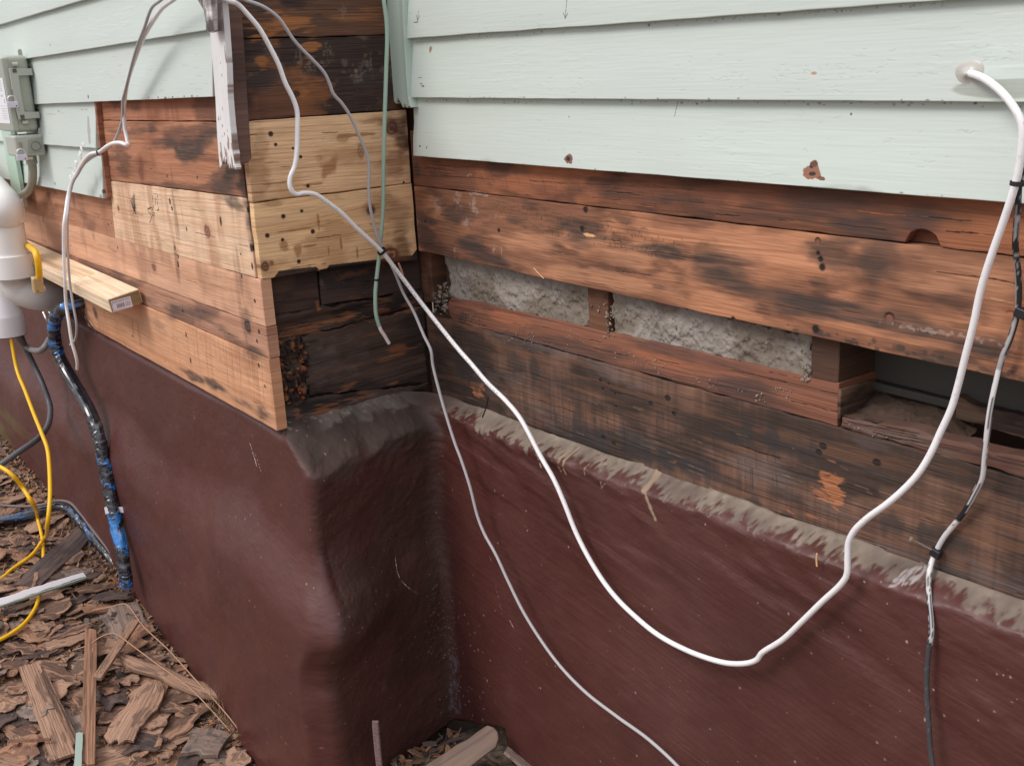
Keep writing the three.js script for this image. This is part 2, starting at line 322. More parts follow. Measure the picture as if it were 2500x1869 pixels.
{ // marks on the projecting wall, copied from where they are
  const s = sheetL, A = LZ, S = LS;
  const st = { nfa: 9, nfy: 30, edge: 1.1, soft: 0.85, grain: 0.4 };
  for (const [u, v, ra, ry, c, k] of [
    [470, 372, 0.13, 0.035, DKW, 0.85], [420, 350, 0.13, 0.02, DKW, 0.7], [350, 318, 0.16, 0.012, DKW, 0.6], [500, 330, 0.09, 0.03, DKW, 0.75], [560, 420, 0.05, 0.06, DK, 0.85], [590, 455, 0.05, 0.05, DK, 0.8], [540, 455, 0.09, 0.03, DKW, 0.6], [300, 322, 0.16, 0.006, DKW, 0.5],
    [575, 500, 0.06, 0.02, DKW, 0.7], [610, 530, 0.03, 0.06, DKW, 0.75], [612, 590, 0.02, 0.05, GREYD, 0.5], [430, 462, 0.06, 0.01, DKW, 0.4],
    [470, 945 - 30, 0.10, 0.018, DKW, 0.8], [530, 940, 0.13, 0.018, DKW, 0.8], [600, 985, 0.09, 0.022, DKW, 0.75], [640, 1010, 0.06, 0.03, DKW, 0.75], [480, 770, 0.16, 0.02, DKW, 0.55], [560, 822, 0.13, 0.018, DKW, 0.6], [620, 855, 0.06, 0.02, DKW, 0.6], [420, 755, 0.10, 0.014, DKW, 0.5], [420, 775, 0.1, 0.012, DKW, 0.5],
    [290, 668, 0.16, 0.01, DKW, 0.45], [600, 760, 0.03, 0.03, DKW, 0.5], [360, 730, 0.07, 0.012, DKW, 0.5], [380, 790, 0.06, 0.03, DKW, 0.35], [232, 765, 0.02, 0.02, DKW, 0.8], [180, 495, 0.02, 0.03, DKW, 0.5], [268, 480, 0.03, 0.02, DKW, 0.6]]) s.blob(A(u, v), ra, ry, c, k, st);
  for (const [u, v, w, h, k] of [[432, 530, 0.016, 0.11, 0.5], [432, 640, 0.014, 0.08, 0.55], [430, 565, 0.01, 0.05, 0.4], [300, 600, 0.012, 0.06, 0.25], [580, 620, 0.012, 0.12, 0.4], [585, 740, 0.012, 0.10, 0.35], [598, 800, 0.01, 0.05, 0.3], [340, 820, 0.012, 0.05, 0.35], [325, 800, 0.012, 0.05, 0.35], [300, 640, 0.01, 0.06, 0.2]]) s.blob(A(u, v), w, h, rgb(105, 72, 55), k, { nfa: 50, nfy: 9, edge: 0.9, soft: 0.8 });
  s.knot(A(507, 565), 0.022, 0.018, rgb(128, 78, 62)); s.knot(A(375, 652), 0.016, 0.013, rgb(120, 78, 66)); s.knot(A(604, 797), 0.02, 0.02, rgb(52, 40, 40)); s.knot(A(345, 425), 0.022, 0.02, rgb(120, 72, 56), 0.7); s.knot(A(345, 400), 0.018, 0.02, rgb(128, 80, 58), 0.6); s.knot(A(290, 508), 0.01, 0.009, rgb(120, 72, 56)); s.knot(A(228, 576), 0.012, 0.012, rgb(150, 104, 84), 0.6); s.knot(A(105, 535), 0.01, 0.012, rgb(110, 76, 60), 0.7);
  for (const [u, v, r, asp] of [[540, 540, 0.006, 2], [456, 559, 0.004, 1.6], [606, 513, 0.006, 1.4], [614, 605, 0.0055, 1.8], [617, 650, 0.005, 1.7], [416, 492, 0.006, 1.5], [421, 509, 0.006, 1], [428, 604, 0.004, 1.3], [435, 626, 0.004, 1.6], [435, 646, 0.006, 1.5], [287, 605, 0.004, 1.5], [266, 601, 0.003, 1], [590, 675, 0.004, 1.4], [589, 620, 0.003, 1], [622, 735, 0.006, 0.8], [627, 833, 0.005, 1], [632, 810, 0.006, 1], [445, 760, 0.005, 1], [455, 817, 0.005, 1.4], [466, 880, 0.005, 1.6], [324, 820, 0.005, 1], [633, 892, 0.005, 1.3], [528, 945, 0.004, 1], [648, 943, 0.004, 1.2], [403, 882, 0.003, 1], [172, 600, 0.004, 1], [264, 548, 0.004, 1], [272, 545, 0.003, 1], [408, 430, 0.004, 1], [482, 433, 0.004, 1], [386, 480, 0.003, 1], [240, 528, 0.003, 1], [620, 500, 0.006, 1]]) s.hole(A(u, v), r, undefined, 0.92, asp);
  // pencilled figures and scribble
  const ink = [0.03, 0.025, 0.025], tx = (pts, w = 0.0022) => s.line(pts.map(([x, y]) => A(260 + x / 5.17, 440 + y / 5.17)), w, ink, 0.8);
  tx([[560, 345], [525, 365], [535, 400], [560, 420], [572, 460], [565, 505], [550, 530]]); tx([[535, 360], [575, 340]]);
  tx([[600, 320], [580, 390], [585, 440], [605, 450], [610, 415], [590, 400]]); tx([[620, 215], [622, 300]]); tx([[640, 230], [650, 300]]); tx([[660, 340], [665, 370], [645, 378]]); tx([[585, 200], [592, 260]]);
  for (let i = 0; i < 9; i++) tx([[305 + i * 7, 250 - i * 10], [330 + i * 5, 330 + i * 12], [350 + i * 2, 370 - (i % 3) * 30]], 0.002); tx([[345, 140], [340, 250], [380, 340], [340, 370], [355, 480]], 0.0013);
  // thin runs of dirt down the lowest board
  for (let i = 0; i < 17; i++) { const u = 470 + i * 10.5 + rr(-2, 2), v = 800 + i * 4.4 + rr(-8, 4), h = rr(45, 120); s.line([A(u, v), A(u + 3, v + h * 0.5), A(u + 7, v + h)], 0.0011, rgb(70, 48, 40), 0.55, 0, 0.001); }
  // chips, holes and scrapes in the paint
  const chip = (u, v, ra, ry, c = PAINTCHIP) => s.blob(S(u, v), ra, ry, c, 0.95, { nfa: 60, nfy: 70, edge: 0.7, soft: 0.2, bump: -0.2 });
  chip(214, 236, 0.004, 0.005, DK); chip(133, 448, 0.004, 0.005, DK); chip(250, 468, 0.010, 0.009, rgb(120, 90, 76)); chip(120, 110, 0.003, 0.003, GREYD);
  s.blob(S(211, 310), 0.016, 0.05, rgb(172, 166, 166), 0.9, { nfa: 30, nfy: 30, edge: 0.5, soft: 0.2 });
  for (let i = 0; i < 26; i++) s.line([S(250 + rr(0, 260), 100 + rr(0, 130))].flatMap(p => [p, [p[0] + rr(0.01, 0.04), p[1] + rr(-0.001, 0.001)]]), 0.0009, rgb(160, 172, 160), 0.5, -0.1);
  for (let i = 0; i < 14; i++) { const u = rr(260, 500); chip(u, lerp(248, 236, (u - 89) / 430) - rr(1, 3), rr(0.002, 0.005), 0.002, rgb(120, 110, 96)); }
}
// ---- short return wall (faces +x at 0), a = z
const RX = px(0), RL = px(-0.022);
const Rb = {};
{
  const A = RX, B = RL, zt = D - 0.001, zl = D - 0.0285;
  const fix = (p, z) => [z, p[1]];
  const ln = (p, q) => lineAt(p, q);
  const k1 = ln(A(598, 95), A(937, 85)), k2 = ln(A(620, 294), A(994, 266)), k3 = ln(A(625, 494), A(1003, 447)), k4 = ln(A(636, 683), A(1009, 638));
  const e = 0.0012, zi = 0.002;
  const rw = (up, lo, z0, z1, o) => ({ q: [[z0, up(z0)], [z1, up(z1)], [z1, lo(z1)], [z0, lo(z0)]], ...o });
  // quads here run from the inner corner (small z) to the outer corner
  Rb.a = rw(z => 0.86, k1, zi, zt, { seed: 31, light: rgb(104, 66, 42), dark: rgb(66, 42, 30), rings: 40, dirt: [[rgb(38, 26, 22), 0.5, 7, 22, 0.85], [rgb(140, 90, 52), 0.27, 9, 70, 0.6]] });
  Rb.b = rw(k1, k2, zi, zt, { seed: 32, light: rgb(106, 66, 44), dark: rgb(64, 42, 32), rings: 36, drip: 0.4, dirt: [[rgb(40, 29, 26), 0.52, 7, 14, 0.85], [rgb(146, 92, 54), 0.26, 13, 20, 0.6], [rgb(140, 120, 106), 0.2, 40, 60, 0.3]] });
  Rb.c = rw(k2, k3, zi, zt, { seed: 33, contrast: 0.4, light: rgb(228, 186, 138), dark: rgb(206, 152, 98), rings: 34, wave: 1.6, grey: 0.1, dirt: [[rgb(166, 118, 78), 0.32, 8, 16, 0.45]] });
  Rb.d = rw(k3, k4, zi, zt, { seed: 34, contrast: 0.4, light: rgb(228, 186, 132), dark: rgb(208, 152, 92), rings: 34, wave: 1.6, grey: 0.1, dirt: [[rgb(166, 116, 72), 0.32, 9, 18, 0.45]] });
  const m5a = ln(B(665, 772), B(782, 752)), m5b = ln(B(785, 748), B(1036, 705)), m6 = ln(B(671, 838), B(1036, 744)), m7 = ln(B(683, 977), B(1046, 934)), m8 = ln(B(693, 1041), B(1057, 944));
  const zm = B(784, 740)[0], zr = B(744, 900)[0], zj = -0.02;
  const up5 = z => k4(z) + 0.03;
  const rot = (seed, l, d, extra = []) => ({ seed, light: l, dark: d, rings: 46, fibre: 0.4, rugged: 3, dirt: [[rgb(26, 20, 18), 0.5, 9, 34, 0.85], [rgb(120, 76, 48), 0.17, 9, 90, 0.5], ...extra] });
  Rb.e = rw(up5, m5a, zm + e, zl, { seed: 35, light: rgb(82, 56, 42), dark: rgb(54, 38, 31), rings: 40, dirt: [[rgb(34, 26, 24), 0.5, 9, 16, 0.7]] });
  Rb.f = rw(up5, m5b, zj, zm - e, { seed: 36, light: rgb(66, 50, 43), dark: rgb(45, 34, 30), rings: 40, dirt: [[rgb(32, 25, 24), 0.5, 7, 16, 0.7], [rgb(110, 70, 44), 0.16, 20, 30, 0.6]] });
  Rb.g = rw(z => (z < zm ? m5b(z) : m5a(z)), m6, zj, zl, rot(37, rgb(80, 56, 42), rgb(46, 33, 27)));
  Rb.g.q[0][1] = m5b(zj); Rb.g.q[1][1] = m5a(zl);
  Rb.h = rw(m6, m7, zj, zr - e, { seed: 38, light: rgb(80, 59, 47), dark: rgb(54, 41, 35), rings: 40, fibre: 0.3, rugged: 2, dirt: [[rgb(34, 27, 26), 0.5, 6, 20, 0.75], [rgb(124, 80, 50), 0.2, 8, 80, 0.5]] });
  Rb.i = rw(m6, m7, zr + e, zl, rot(39, rgb(64, 44, 32), rgb(30, 22, 18)));
  Rb.j = rw(m7, m8, zj, zl, rot(40, rgb(70, 54, 46), rgb(44, 34, 30), [[rgb(104, 94, 92), 0.27, 7, 20, 0.5]]));
}
const sheetR = new Sheet(900, 2000, -0.04, 0.46, -0.3, 0.86);
paintBoards(sheetR, Object.values(Rb));
{
  const s = sheetR, A = RX, B = RL, st = { nfa: 18, nfy: 50, edge: 1.1, soft: 0.8, grain: 0.4 };
  for (const [u, v, ra, ry, c, k] of [[970, 300, 0.05, 0.05, rgb(80, 50, 34), 0.85], [985, 340, 0.03, 0.05, rgb(70, 45, 32), 0.8], [930, 290, 0.06, 0.012, rgb(120, 76, 46), 0.6], [965, 400, 0.05, 0.04, rgb(120, 78, 48), 0.6], [950, 520, 0.05, 0.05, rgb(116, 72, 44), 0.5], [985, 600, 0.03, 0.06, rgb(104, 66, 42), 0.7], [630, 440, 0.03, 0.06, rgb(150, 104, 72), 0.55], [640, 370, 0.02, 0.05, rgb(150, 108, 76), 0.45], [660, 500, 0.04, 0.012, rgb(130, 88, 52), 0.5], [630, 160, 0.04, 0.06, DKW, 0.6], [900, 180, 0.07, 0.05, DKW, 0.5], [640, 30, 0.03, 0.06, DK, 0.6]]) s.blob(A(u, v), ra, ry, c, k, st);
  for (const [u, v, ra, ry] of [[690, 43, 0.05, 0.012], [655, 85, 0.045, 0.008], [700, 60, 0.05, 0.006], [725, 225, 0.02, 0.012], [640, 155, 0.012, 0.012], [760, 120, 0.02, 0.02], [620, 92, 0.02, 0.006]]) s.blob(A(u, v), ra, ry * 1.3, rgb(156, 98, 52), 0.8, { nfa: 16, nfy: 170, edge: 1.5, soft: 0.6 });
  for (const [u, v] of [[900, 150], [870, 185], [755, 155], [730, 140], [838, 22], [800, 130], [880, 180]]) s.blob(A(u, v), 0.010, 0.018, rgb(140, 120, 108), 0.34, { nfa: 190, nfy: 170, edge: 1.9, soft: 0.9, grain: 0.5 });
  for (const [u, v, ra, ry] of [[775, 540, 0.004, 0.02], [750, 600, 0.02, 0.004], [800, 610, 0.003, 0.02], [830, 590, 0.003, 0.02], [725, 610, 0.012, 0.02], [870, 615, 0.003, 0.016], [755, 450, 0.05, 0.004], [800, 410, 0.03, 0.03], [690, 600, 0.015, 0.015], [860, 330, 0.06, 0.005], [720, 560, 0.1, 0.003]]) s.blob(A(u, v), ra, ry, rgb(150, 98, 48), 0.7, { nfa: 40, nfy: 40, edge: 0.8, soft: 0.5 });
  for (const [u, v, r] of [[690, 528, 0.0055], [651, 575, 0.0055], [762, 565, 0.0055], [688, 585, 0.004], [728, 638, 0.005], [660, 327, 0.006], [672, 353, 0.004], [751, 454, 0.0045], [733, 383, 0.004], [714, 362, 0.003], [735, 515, 0.004], [985, 445, 0.003], [945, 640, 0.003]]) { s.hole(A(u, v), r, rgb(74, 46, 36), 0.95); s.hole(A(u, v), r * 0.6, rgb(48, 32, 28), 0.8); }
  s.knot(A(645, 650), 0.012, 0.012, rgb(96, 58, 40)); s.knot(A(661, 641), 0.006, 0.006, rgb(130, 82, 50)); s.knot(A(953, 622), 0.026, 0.024, rgb(112, 62, 40)); s.knot(A(903, 513), 0.014, 0.012, rgb(84, 46, 38)); s.knot(A(835, 337), 0.018, 0.01, rgb(168, 120, 84), 0.7); s.knot(A(955, 313), 0.02, 0.022, rgb(92, 56, 40), 0.8); s.knot(A(722, 230), 0.012, 0.008, rgb(44, 30, 26)); s.knot(A(880, 370), 0.01, 0.02, rgb(130, 84, 54), 0.6);
  for (const [u, v, ra, ry] of [[775, 745, 0.01, 0.016], [820, 778, 0.06, 0.009], [850, 772, 0.04, 0.008], [740, 805, 0.05, 0.009], [690, 820, 0.05, 0.007], [980, 850, 0.05, 0.014], [950, 870, 0.05, 0.008], [840, 948, 0.045, 0.012], [880, 966, 0.07, 0.008], [790, 1000, 0.05, 0.016], [725, 1005, 0.012, 0.02], [965, 935, 0.03, 0.006], [1000, 760, 0.03, 0.02], [930, 750, 0.05, 0.02], [700, 920, 0.012, 0.016]]) s.blob(B(u, v), ra * 0.7, ry, rgb(138, 86, 52), 0.7, { nfa: 22, nfy: 210, edge: 1.6, soft: 0.6, grain: 0.5 });
  for (const [u, v, ra, ry] of [[860, 985, 0.06, 0.014], [890, 715, 0.02, 0.008], [785, 690, 0.006, 0.01], [980, 955, 0.05, 0.01], [800, 880, 0.1, 0.05], [760, 850, 0.06, 0.02]]) s.blob(B(u, v), ra, ry, rgb(100, 86, 80), 0.4, { nfa: 30, nfy: 60, edge: 1.1, soft: 0.6 });
}
// ---- long wall (faces +z at 0)
const WZ = pz(0), WL = pz(-0.023), WS = pz(0.024);
const Wb = {}, Ws = [], XR = 2.0;
{
  const A = WZ, B = WL, S = WS;
  const k1 = lineAt(A(1007, 452), A(2500, 628)), k2 = lineAt(A(1010, 610), A(2500, 936)), k3 = lineAt(B(1122, 787), B(2500, 1168)), k4 = lineAt(B(1179, 1006), B(2500, 1475));
  const rw = (up, lo, x0, x1, o) => ({ q: [[x0, up(x0)], [x1, up(x1)], [x1, lo(x1)], [x0, lo(x0)]], ...o });
  const x0 = 0.003, xl = -0.02;
  Wb.a = rw(x => 0.40, k1, x0, XR, { seed: 51, light: rgb(172, 106, 68), dark: rgb(130, 76, 48), rings: 40, contrast: 0.5, dirt: [[rgb(84, 54, 42), 0.50, 5, 13, 0.64], [rgb(60, 42, 36), 0.31, 9, 26, 0.55]] });
  Wb.b = rw(k1, k2, x0, XR, { seed: 52, light: rgb(194, 132, 92), dark: rgb(154, 94, 58), rings: 30, contrast: 0.5, wave: 1.5, dirt: [[rgb(92, 60, 46), 0.50, 4, 12, 0.66], [rgb(62, 43, 37), 0.31, 9, 26, 0.6]] });
  const t3 = lineAt(B(1097, 732), B(2045, 950));
  Wb.c = rw(x => t3(x) + 0.01, k3, B(1092, 760)[0], B(2048, 980)[0], { seed: 53, light: rgb(138, 86, 62), dark: rgb(102, 64, 47), rings: 34, dirt: [[rgb(78, 58, 52), 0.45, 4, 16, 0.7]] });
  const t3b = lineAt(B(2050, 1012), B(2500, 1113));
  Wb.d = rw(t3b, k3, B(2050, 1030)[0], XR, { seed: 54, light: rgb(112, 74, 56), dark: rgb(76, 52, 44), rings: 40, dirt: [[rgb(120, 104, 94), 0.36, 9, 40, 0.5]] });
  Wb.e = rw(k3, k4, xl, XR, { seed: 55, light: rgb(110, 78, 60), dark: rgb(74, 53, 43), rings: 46, saw: 0.75, fibre: 0.3, rugged: 2, dirt: [[rgb(48, 37, 32), 0.48, 5, 14, 0.8], [rgb(112, 78, 56), 0.3, 5, 70, 0.5], [rgb(92, 82, 80), 0.2, 8, 30, 0.35]] });
  const l1 = lineAt(S(1003, 93), S(2309, 0)), l2 = lineAt(S(1003, 238), S(2500, 249)), l3 = lineAt(S(1007, 380), S(2500, 497));
  const xs = S(1003, 310)[0], xt = S(985, 120)[0];
  const mk = (u, l, xa, s) => ({ q: [[xa, u(xa)], [XR, u(XR)], [XR, l(XR)], [xa, l(xa)]], paint: true, light: MINT, seed: s });
  Ws.push(mk(x => 0.90, l1, xt, 21), mk(x => l1(x) + 0.02, l2, xt, 22), mk(x => l2(x) + 0.02, l3, xs, 23));
  Wb.k = { k1, k2, k3, k4, t3, t3b, l1, l2, l3 };
}
const WK = Wb.k; delete Wb.k;
const sheetW = new Sheet(2048, 1280, -0.06, 2.02, -0.36, 0.92);
paintBoards(sheetW, [...Object.values(Wb), ...Ws]);
{
  const s = sheetW, A = WZ, B = WL, S = WS, st = { nfa: 8, nfy: 34, edge: 1.2, soft: 0.85, grain: 0.45 };
  for (const [u, v, ra, ry, c, k] of [
    [1020, 420, 0.03, 0.05, DKW, 0.8], [1060, 480, 0.06, 0.03, rgb(84, 60, 54), 0.8], [1040, 560, 0.05, 0.05, rgb(80, 62, 56), 0.85], [1100, 520, 0.08, 0.03, DKW, 0.6], [1150, 560, 0.06, 0.04, DKW, 0.7], [1140, 600, 0.07, 0.025, DKW, 0.75], [1210, 640, 0.06, 0.018, DKW, 0.75], [1230, 650, 0.04, 0.02, DK, 0.6], [1260, 540, 0.05, 0.02, DKW, 0.5], [1400, 548, 0.12, 0.014, DKW, 0.8], [1500, 585, 0.14, 0.013, DKW, 0.85], [1620, 620, 0.12, 0.016, DKW, 0.85], [1420, 590, 0.05, 0.022, DKW, 0.7], [1730, 650, 0.09, 0.03, DKW, 0.75], [1800, 700, 0.10, 0.022, DKW, 0.7], [1950, 745, 0.14, 0.02, DKW, 0.75], [1900, 720, 0.16, 0.014, DKW, 0.7], [2080, 770, 0.14, 0.022, DKW, 0.7], [2240, 800, 0.12, 0.018, DKW, 0.75], [2200, 850, 0.12, 0.02, DK, 0.5], [2330, 830, 0.12, 0.014, DKW, 0.8], [2300, 870, 0.1, 0.016, DK, 0.5], [2450, 850, 0.08, 0.03, DKW, 0.7], [2450, 910, 0.1, 0.012, DKW, 0.6], [2130, 690, 0.03, 0.06, DKW, 0.5], [2150, 640, 0.03, 0.05, DKW, 0.45], [2020, 620, 0.05, 0.03, DKW, 0.4],
    [1250, 410, 0.12, 0.018, DKW, 0.5], [1450, 440, 0.12, 0.016, DKW, 0.55], [1500, 475, 0.13, 0.008, DKW, 0.5], [1700, 490, 0.14, 0.012, DKW, 0.5], [2000, 500, 0.09, 0.035, DKW, 0.6], [2120, 530, 0.09, 0.04, DKW, 0.75], [2250, 550, 0.06, 0.03, rgb(70, 58, 56), 0.7], [2330, 530, 0.06, 0.02, DKW, 0.4], [2420, 570, 0.08, 0.03, rgb(150, 96, 60), 0.4], [1850, 530, 0.12, 0.01, DKW, 0.4]]) s.blob(A(u, v), ra, ry, c, k, { ...st, slope: 0 });
  for (const [u, v, ra, ry] of [[1300, 590, 0.12, 0.03], [1500, 640, 0.16, 0.03], [1780, 610, 0.1, 0.03], [2380, 700, 0.12, 0.05], [1450, 680, 0.2, 0.02]]) s.blob(A(u, v), ra, ry, rgb(206, 148, 112), 0.55, st);
  // resin runs and pores
  for (let i = 0; i < 210; i++) { const t = rnd(), p = A(1170 + t * 480 + rr(-30, 30), 505 + t * 100 + rr(-24, 26)); s.line([p, [p[0] + rr(-0.002, 0.002), p[1] - rr(0.002, 0.006)]], 0.0010, DKW, 0.7, -0.1); }
  for (let i = 0; i < 130; i++) { const t = rnd(), p = A(1900 + t * 600, 810 + t * 120 + rr(-25, 40)); s.blob(p, rr(0.003, 0.009), rr(0.002, 0.005), DKW, 0.6, { nfa: 90, nfy: 90, edge: 1, soft: 0.5 }); }
  for (let i = 0; i < 22; i++) { const u = 1080 + i * 30, v = 400 + i * 3.6; s.line([A(u, v), A(u + rr(4, 10), v + rr(14, 26)), A(u + rr(8, 20), v + rr(30, 44))], 0.0012, DKW, 0.4, 0, 0.001); }
  for (const [u, v, ra, ry] of [[1118, 487, 0.014, 0.016], [1155, 500, 0.012, 0.012], [1160, 512, 0.01, 0.01], [1067, 505, 0.014, 0.014], [1140, 545, 0.016, 0.01], [1175, 473, 0.04, 0.005], [1145, 425, 0.01, 0.004], [1015, 560, 0.01, 0.03], [1110, 610, 0.004, 0.012], [1205, 610, 0.006, 0.006], [1225, 620, 0.003, 0.012], [2300, 812, 0.07, 0.004], [2230, 800, 0.02, 0.005]]) s.blob(A(u, v), ra, ry, rgb(168, 150, 142), 0.55, { nfa: 160, nfy: 170, edge: 1.6, soft: 0.7 });
  s.blob(A(1440, 573), 0.02, 0.004, rgb(226, 176, 122), 0.95, { nfa: 50, nfy: 100, edge: 0.5, soft: 0.2 });
  for (const [u, v, r, h] of [[1997, 588, 0.0055, 0], [1998, 619, 0.003, 1], [2004, 633, 0.004, 1], [2008, 653, 0.005, 1], [2172, 776, 0.009, 0], [1038, 1041 - 500, 0.003, 1], [1430, 512, 0.006, 1], [1218, 743 - 180, 0.004, 1], [1422, 560, 0.005, 1], [1992, 805, 0.006, 1], [1790, 780, 0.004, 1]]) { if (h) { s.hole(A(u, v), r * 1.5, rgb(60, 40, 34), 0.5); s.hole(A(u, v), r); } else { s.hole(A(u, v), r, rgb(92, 60, 50), 0.9); s.hole(A(u, v), r * 0.72, rgb(128, 84, 68), 0.9); } }
  // the sole plate and the great sill beam
  for (const [u, v, ra, ry] of [[1165, 948, 0.022, 0.022], [2035, 1195, 0.018, 0.030], [2010, 1210, 0.02, 0.008], [2040, 1225, 0.016, 0.012], [2020, 1180, 0.012, 0.014], [1640, 1125, 0.012, 0.004], [1940, 1095, 0.012, 0.004], [1930, 1250, 0.008, 0.004], [1985, 1260, 0.014, 0.003]]) s.blob(B(u, v), ra, ry, rgb(170, 108, 72), 0.9, { nfa: 40, nfy: 170, edge: 1.5, soft: 0.45, bump: -0.1, grain: 0.6 });
  for (const [u, v, ra, ry] of [[1250, 930, 0.10, 0.05], [1330, 850, 0.12, 0.02], [1500, 910, 0.10, 0.02], [1320, 1020, 0.1, 0.03], [1820, 1140, 0.1, 0.03], [2300, 1380, 0.14, 0.02], [2420, 1420, 0.12, 0.02], [1900, 1170, 0.05, 0.012], [2160, 1160, 0.06, 0.006]]) s.blob(B(u, v), ra, ry, rgb(104, 94, 92), 0.34, { nfa: 18, nfy: 60, edge: 1.4, soft: 0.8 });
  for (const [u, v, ra, ry] of [[1430, 1060, 0.12, 0.06], [1540, 1090, 0.12, 0.04], [1700, 1150, 0.14, 0.03], [1900, 1080, 0.10, 0.03], [1150, 900, 0.06, 0.05], [1750, 1060, 0.12, 0.012], [2250, 1300, 0.12, 0.02], [1850, 1240, 0.1, 0.016], [1300, 900, 0.1, 0.03]]) s.blob(B(u, v), ra, ry, [0.030, 0.027, 0.028], 0.65, { nfa: 40, nfy: 10, edge: 1.1, soft: 0.8 });
  for (const [u, v, ra, ry] of [[1250, 830, 0.14, 0.016], [1560, 900, 0.12, 0.014], [1750, 930, 0.12, 0.016], [1130, 775, 0.03, 0.02]]) s.blob(B(u, v), ra, ry, rgb(74, 58, 54), 0.7, { ...st });
  for (const [u, v, ra, ry] of [[1240, 780, 0.10, 0.016], [1620, 880, 0.12, 0.012]]) s.blob(B(u, v), ra, ry, rgb(176, 108, 74), 0.5, { ...st });
  for (const [u, v, r] of [[1467, 928, 0.005], [1473, 949, 0.004], [1487, 937, 0.003], [1503, 961, 0.004], [1590, 985, 0.006], [1630, 972, 0.008], [1473, 1068, 0.006], [1498, 1083, 0.006], [1645, 1010, 0.006], [2010, 1090, 0.008], [2000, 1105, 0.007], [2142, 1130, 0.008], [1505, 992, 0.003]]) s.hole(B(u, v), r, undefined, 0.9, 0.8);
  for (let i = 0; i < 46; i++) { const u = rr(1300, 1900), v = lerp(880, 1080, (u - 1300) / 600) + rr(0, 100), h = rr(20, 80); s.line([B(u, v), B(u + rr(0, 4), v + h)], rr(0.0008, 0.0018), [0.026, 0.022, 0.022], 0.55, -0.08, 0.0012); }
  for (let i = 0; i < 60; i++) { const u = rr(1100, 2450), v = lerp(860, 1290, (u - 1100) / 1350) + rr(-30, 120), p = B(u, v); s.line([p, [p[0] + rr(0.01, 0.05), p[1] + rr(-0.003, 0.001)]], 0.0009, rgb(136, 112, 92), 0.5, 0.05, 0.001); }
  s.line([B(1300, 940), B(1420, 1000), B(1500, 1040)], 0.001, DK, 0.5); s.line([B(2030, 1325), B(2200, 1375), B(2360, 1430)], 0.0014, rgb(140, 100, 66), 0.6, 0, 0.001);
  // paint: pencil arrows, chips, wrinkles
  const pen = rgb(70, 66, 66), pc = (pts, w = 0.0011) => s.line(pts.map(([u, v]) => S(u, v)), w, pen, 0.75);
  pc([[1019, 27], [1018, 50]]); pc([[1014, 36], [1018, 51]]); pc([[1022, 38], [1018, 51]]);
  pc([[1382, 0], [1380, 44]]); pc([[1375, 31], [1380, 45]]); pc([[1386, 32], [1380, 45]]); pc([[1641, 248], [1636, 284]], 0.0009);
  const chip = (u, v, ra, ry, c = PAINTCHIP, soft = 0.15) => s.blob(S(u, v), ra, ry, c, 0.96, { nfa: 70, nfy: 80, edge: 0.75, soft, bump: -0.3 });
  chip(1386, 388, 0.012, 0.009, rgb(128, 86, 70)); chip(1387, 387, 0.007, 0.005, DK); chip(1983, 414, 0.016, 0.014, rgb(150, 96, 72)); chip(1979, 406, 0.006, 0.006, DK); chip(1982, 424, 0.012, 0.004, DK); chip(1985, 400, 0.006, 0.004, rgb(110, 70, 54)); chip(2008, 436, 0.006, 0.003);
  chip(1023, 357, 0.0035, 0.002, DK); chip(1040, 360, 0.003, 0.005, DK); chip(1040, 120, 0.006, 0.006, rgb(150, 120, 104), 0.4); chip(1025, 205, 0.008, 0.002, rgb(120, 128, 116), 0.4); chip(1020, 190, 0.012, 0.0015, rgb(130, 136, 124), 0.4); chip(1012, 55, 0.014, 0.0015, rgb(130, 136, 124), 0.4); chip(1984, 180, 0.005, 0.002, rgb(190, 150, 124), 0.3); chip(1030, 210, 0.006, 0.002, rgb(110, 110, 100), 0.4); chip(1158, 86, 0.002, 0.003, rgb(220, 170, 150), 0.2); chip(1571, 62, 0.002, 0.002, GREYD); chip(2066, 280, 0.0015, 0.0015, GREYD); chip(1379, 286, 0.0012, 0.0012, GREYD);
  for (let i = 0; i < 90; i++) { const u = rr(1005, 2490); s.blob(S(u, lerp(242, 254, (u - 1003) / 1497) + Math.pow(rnd(), 2) * 9), rr(0.0012, 0.004), rr(0.0008, 0.002), rgb(96, 92, 80), rr(0.25, 0.7), { nfa: 120, nfy: 120, edge: 1, soft: 0.6 }); const w = rr(1005, 2300); s.blob(S(w, lerp(98, 5, (w - 1003) / 1306) + Math.pow(rnd(), 2) * 8), rr(0.001, 0.003), rr(0.0008, 0.002), rgb(96, 92, 80), rr(0.2, 0.6), { nfa: 120, nfy: 120, edge: 1, soft: 0.6 }); }
  s.blob(S(2455, 218), 0.07, 0.012, rgb(166, 172, 162), 0.9, { nfa: 8, nfy: 20, edge: 0.35, soft: 0.15 });
  const wrinkle = (u, v, n, spread) => { for (let i = 0; i < n; i++) { const p = S(u + rr(-1, 1) * spread, v + rr(-1, 1) * spread * 0.35); const e = rr(0.004, 0.016); s.line([p, [p[0] + e * 0.5, p[1] + rr(-0.002, 0.002)], [p[0] + e, p[1] + rr(-0.003, 0.003)]], 0.001, rgb(190, 200, 192), 0.5, -0.14, 0.0012); } };
  wrinkle(1385, 208, 18, 60); wrinkle(1985, 195, 40, 110); wrinkle(1260, 60, 20, 90); wrinkle(2420, 130, 26, 60); wrinkle(1700, 180, 26, 130); wrinkle(2150, 160, 22, 120); wrinkle(1250, 225, 14, 140); wrinkle(1900, 330, 16, 260); wrinkle(2300, 380, 16, 200); wrinkle(1500, 330, 14, 250);
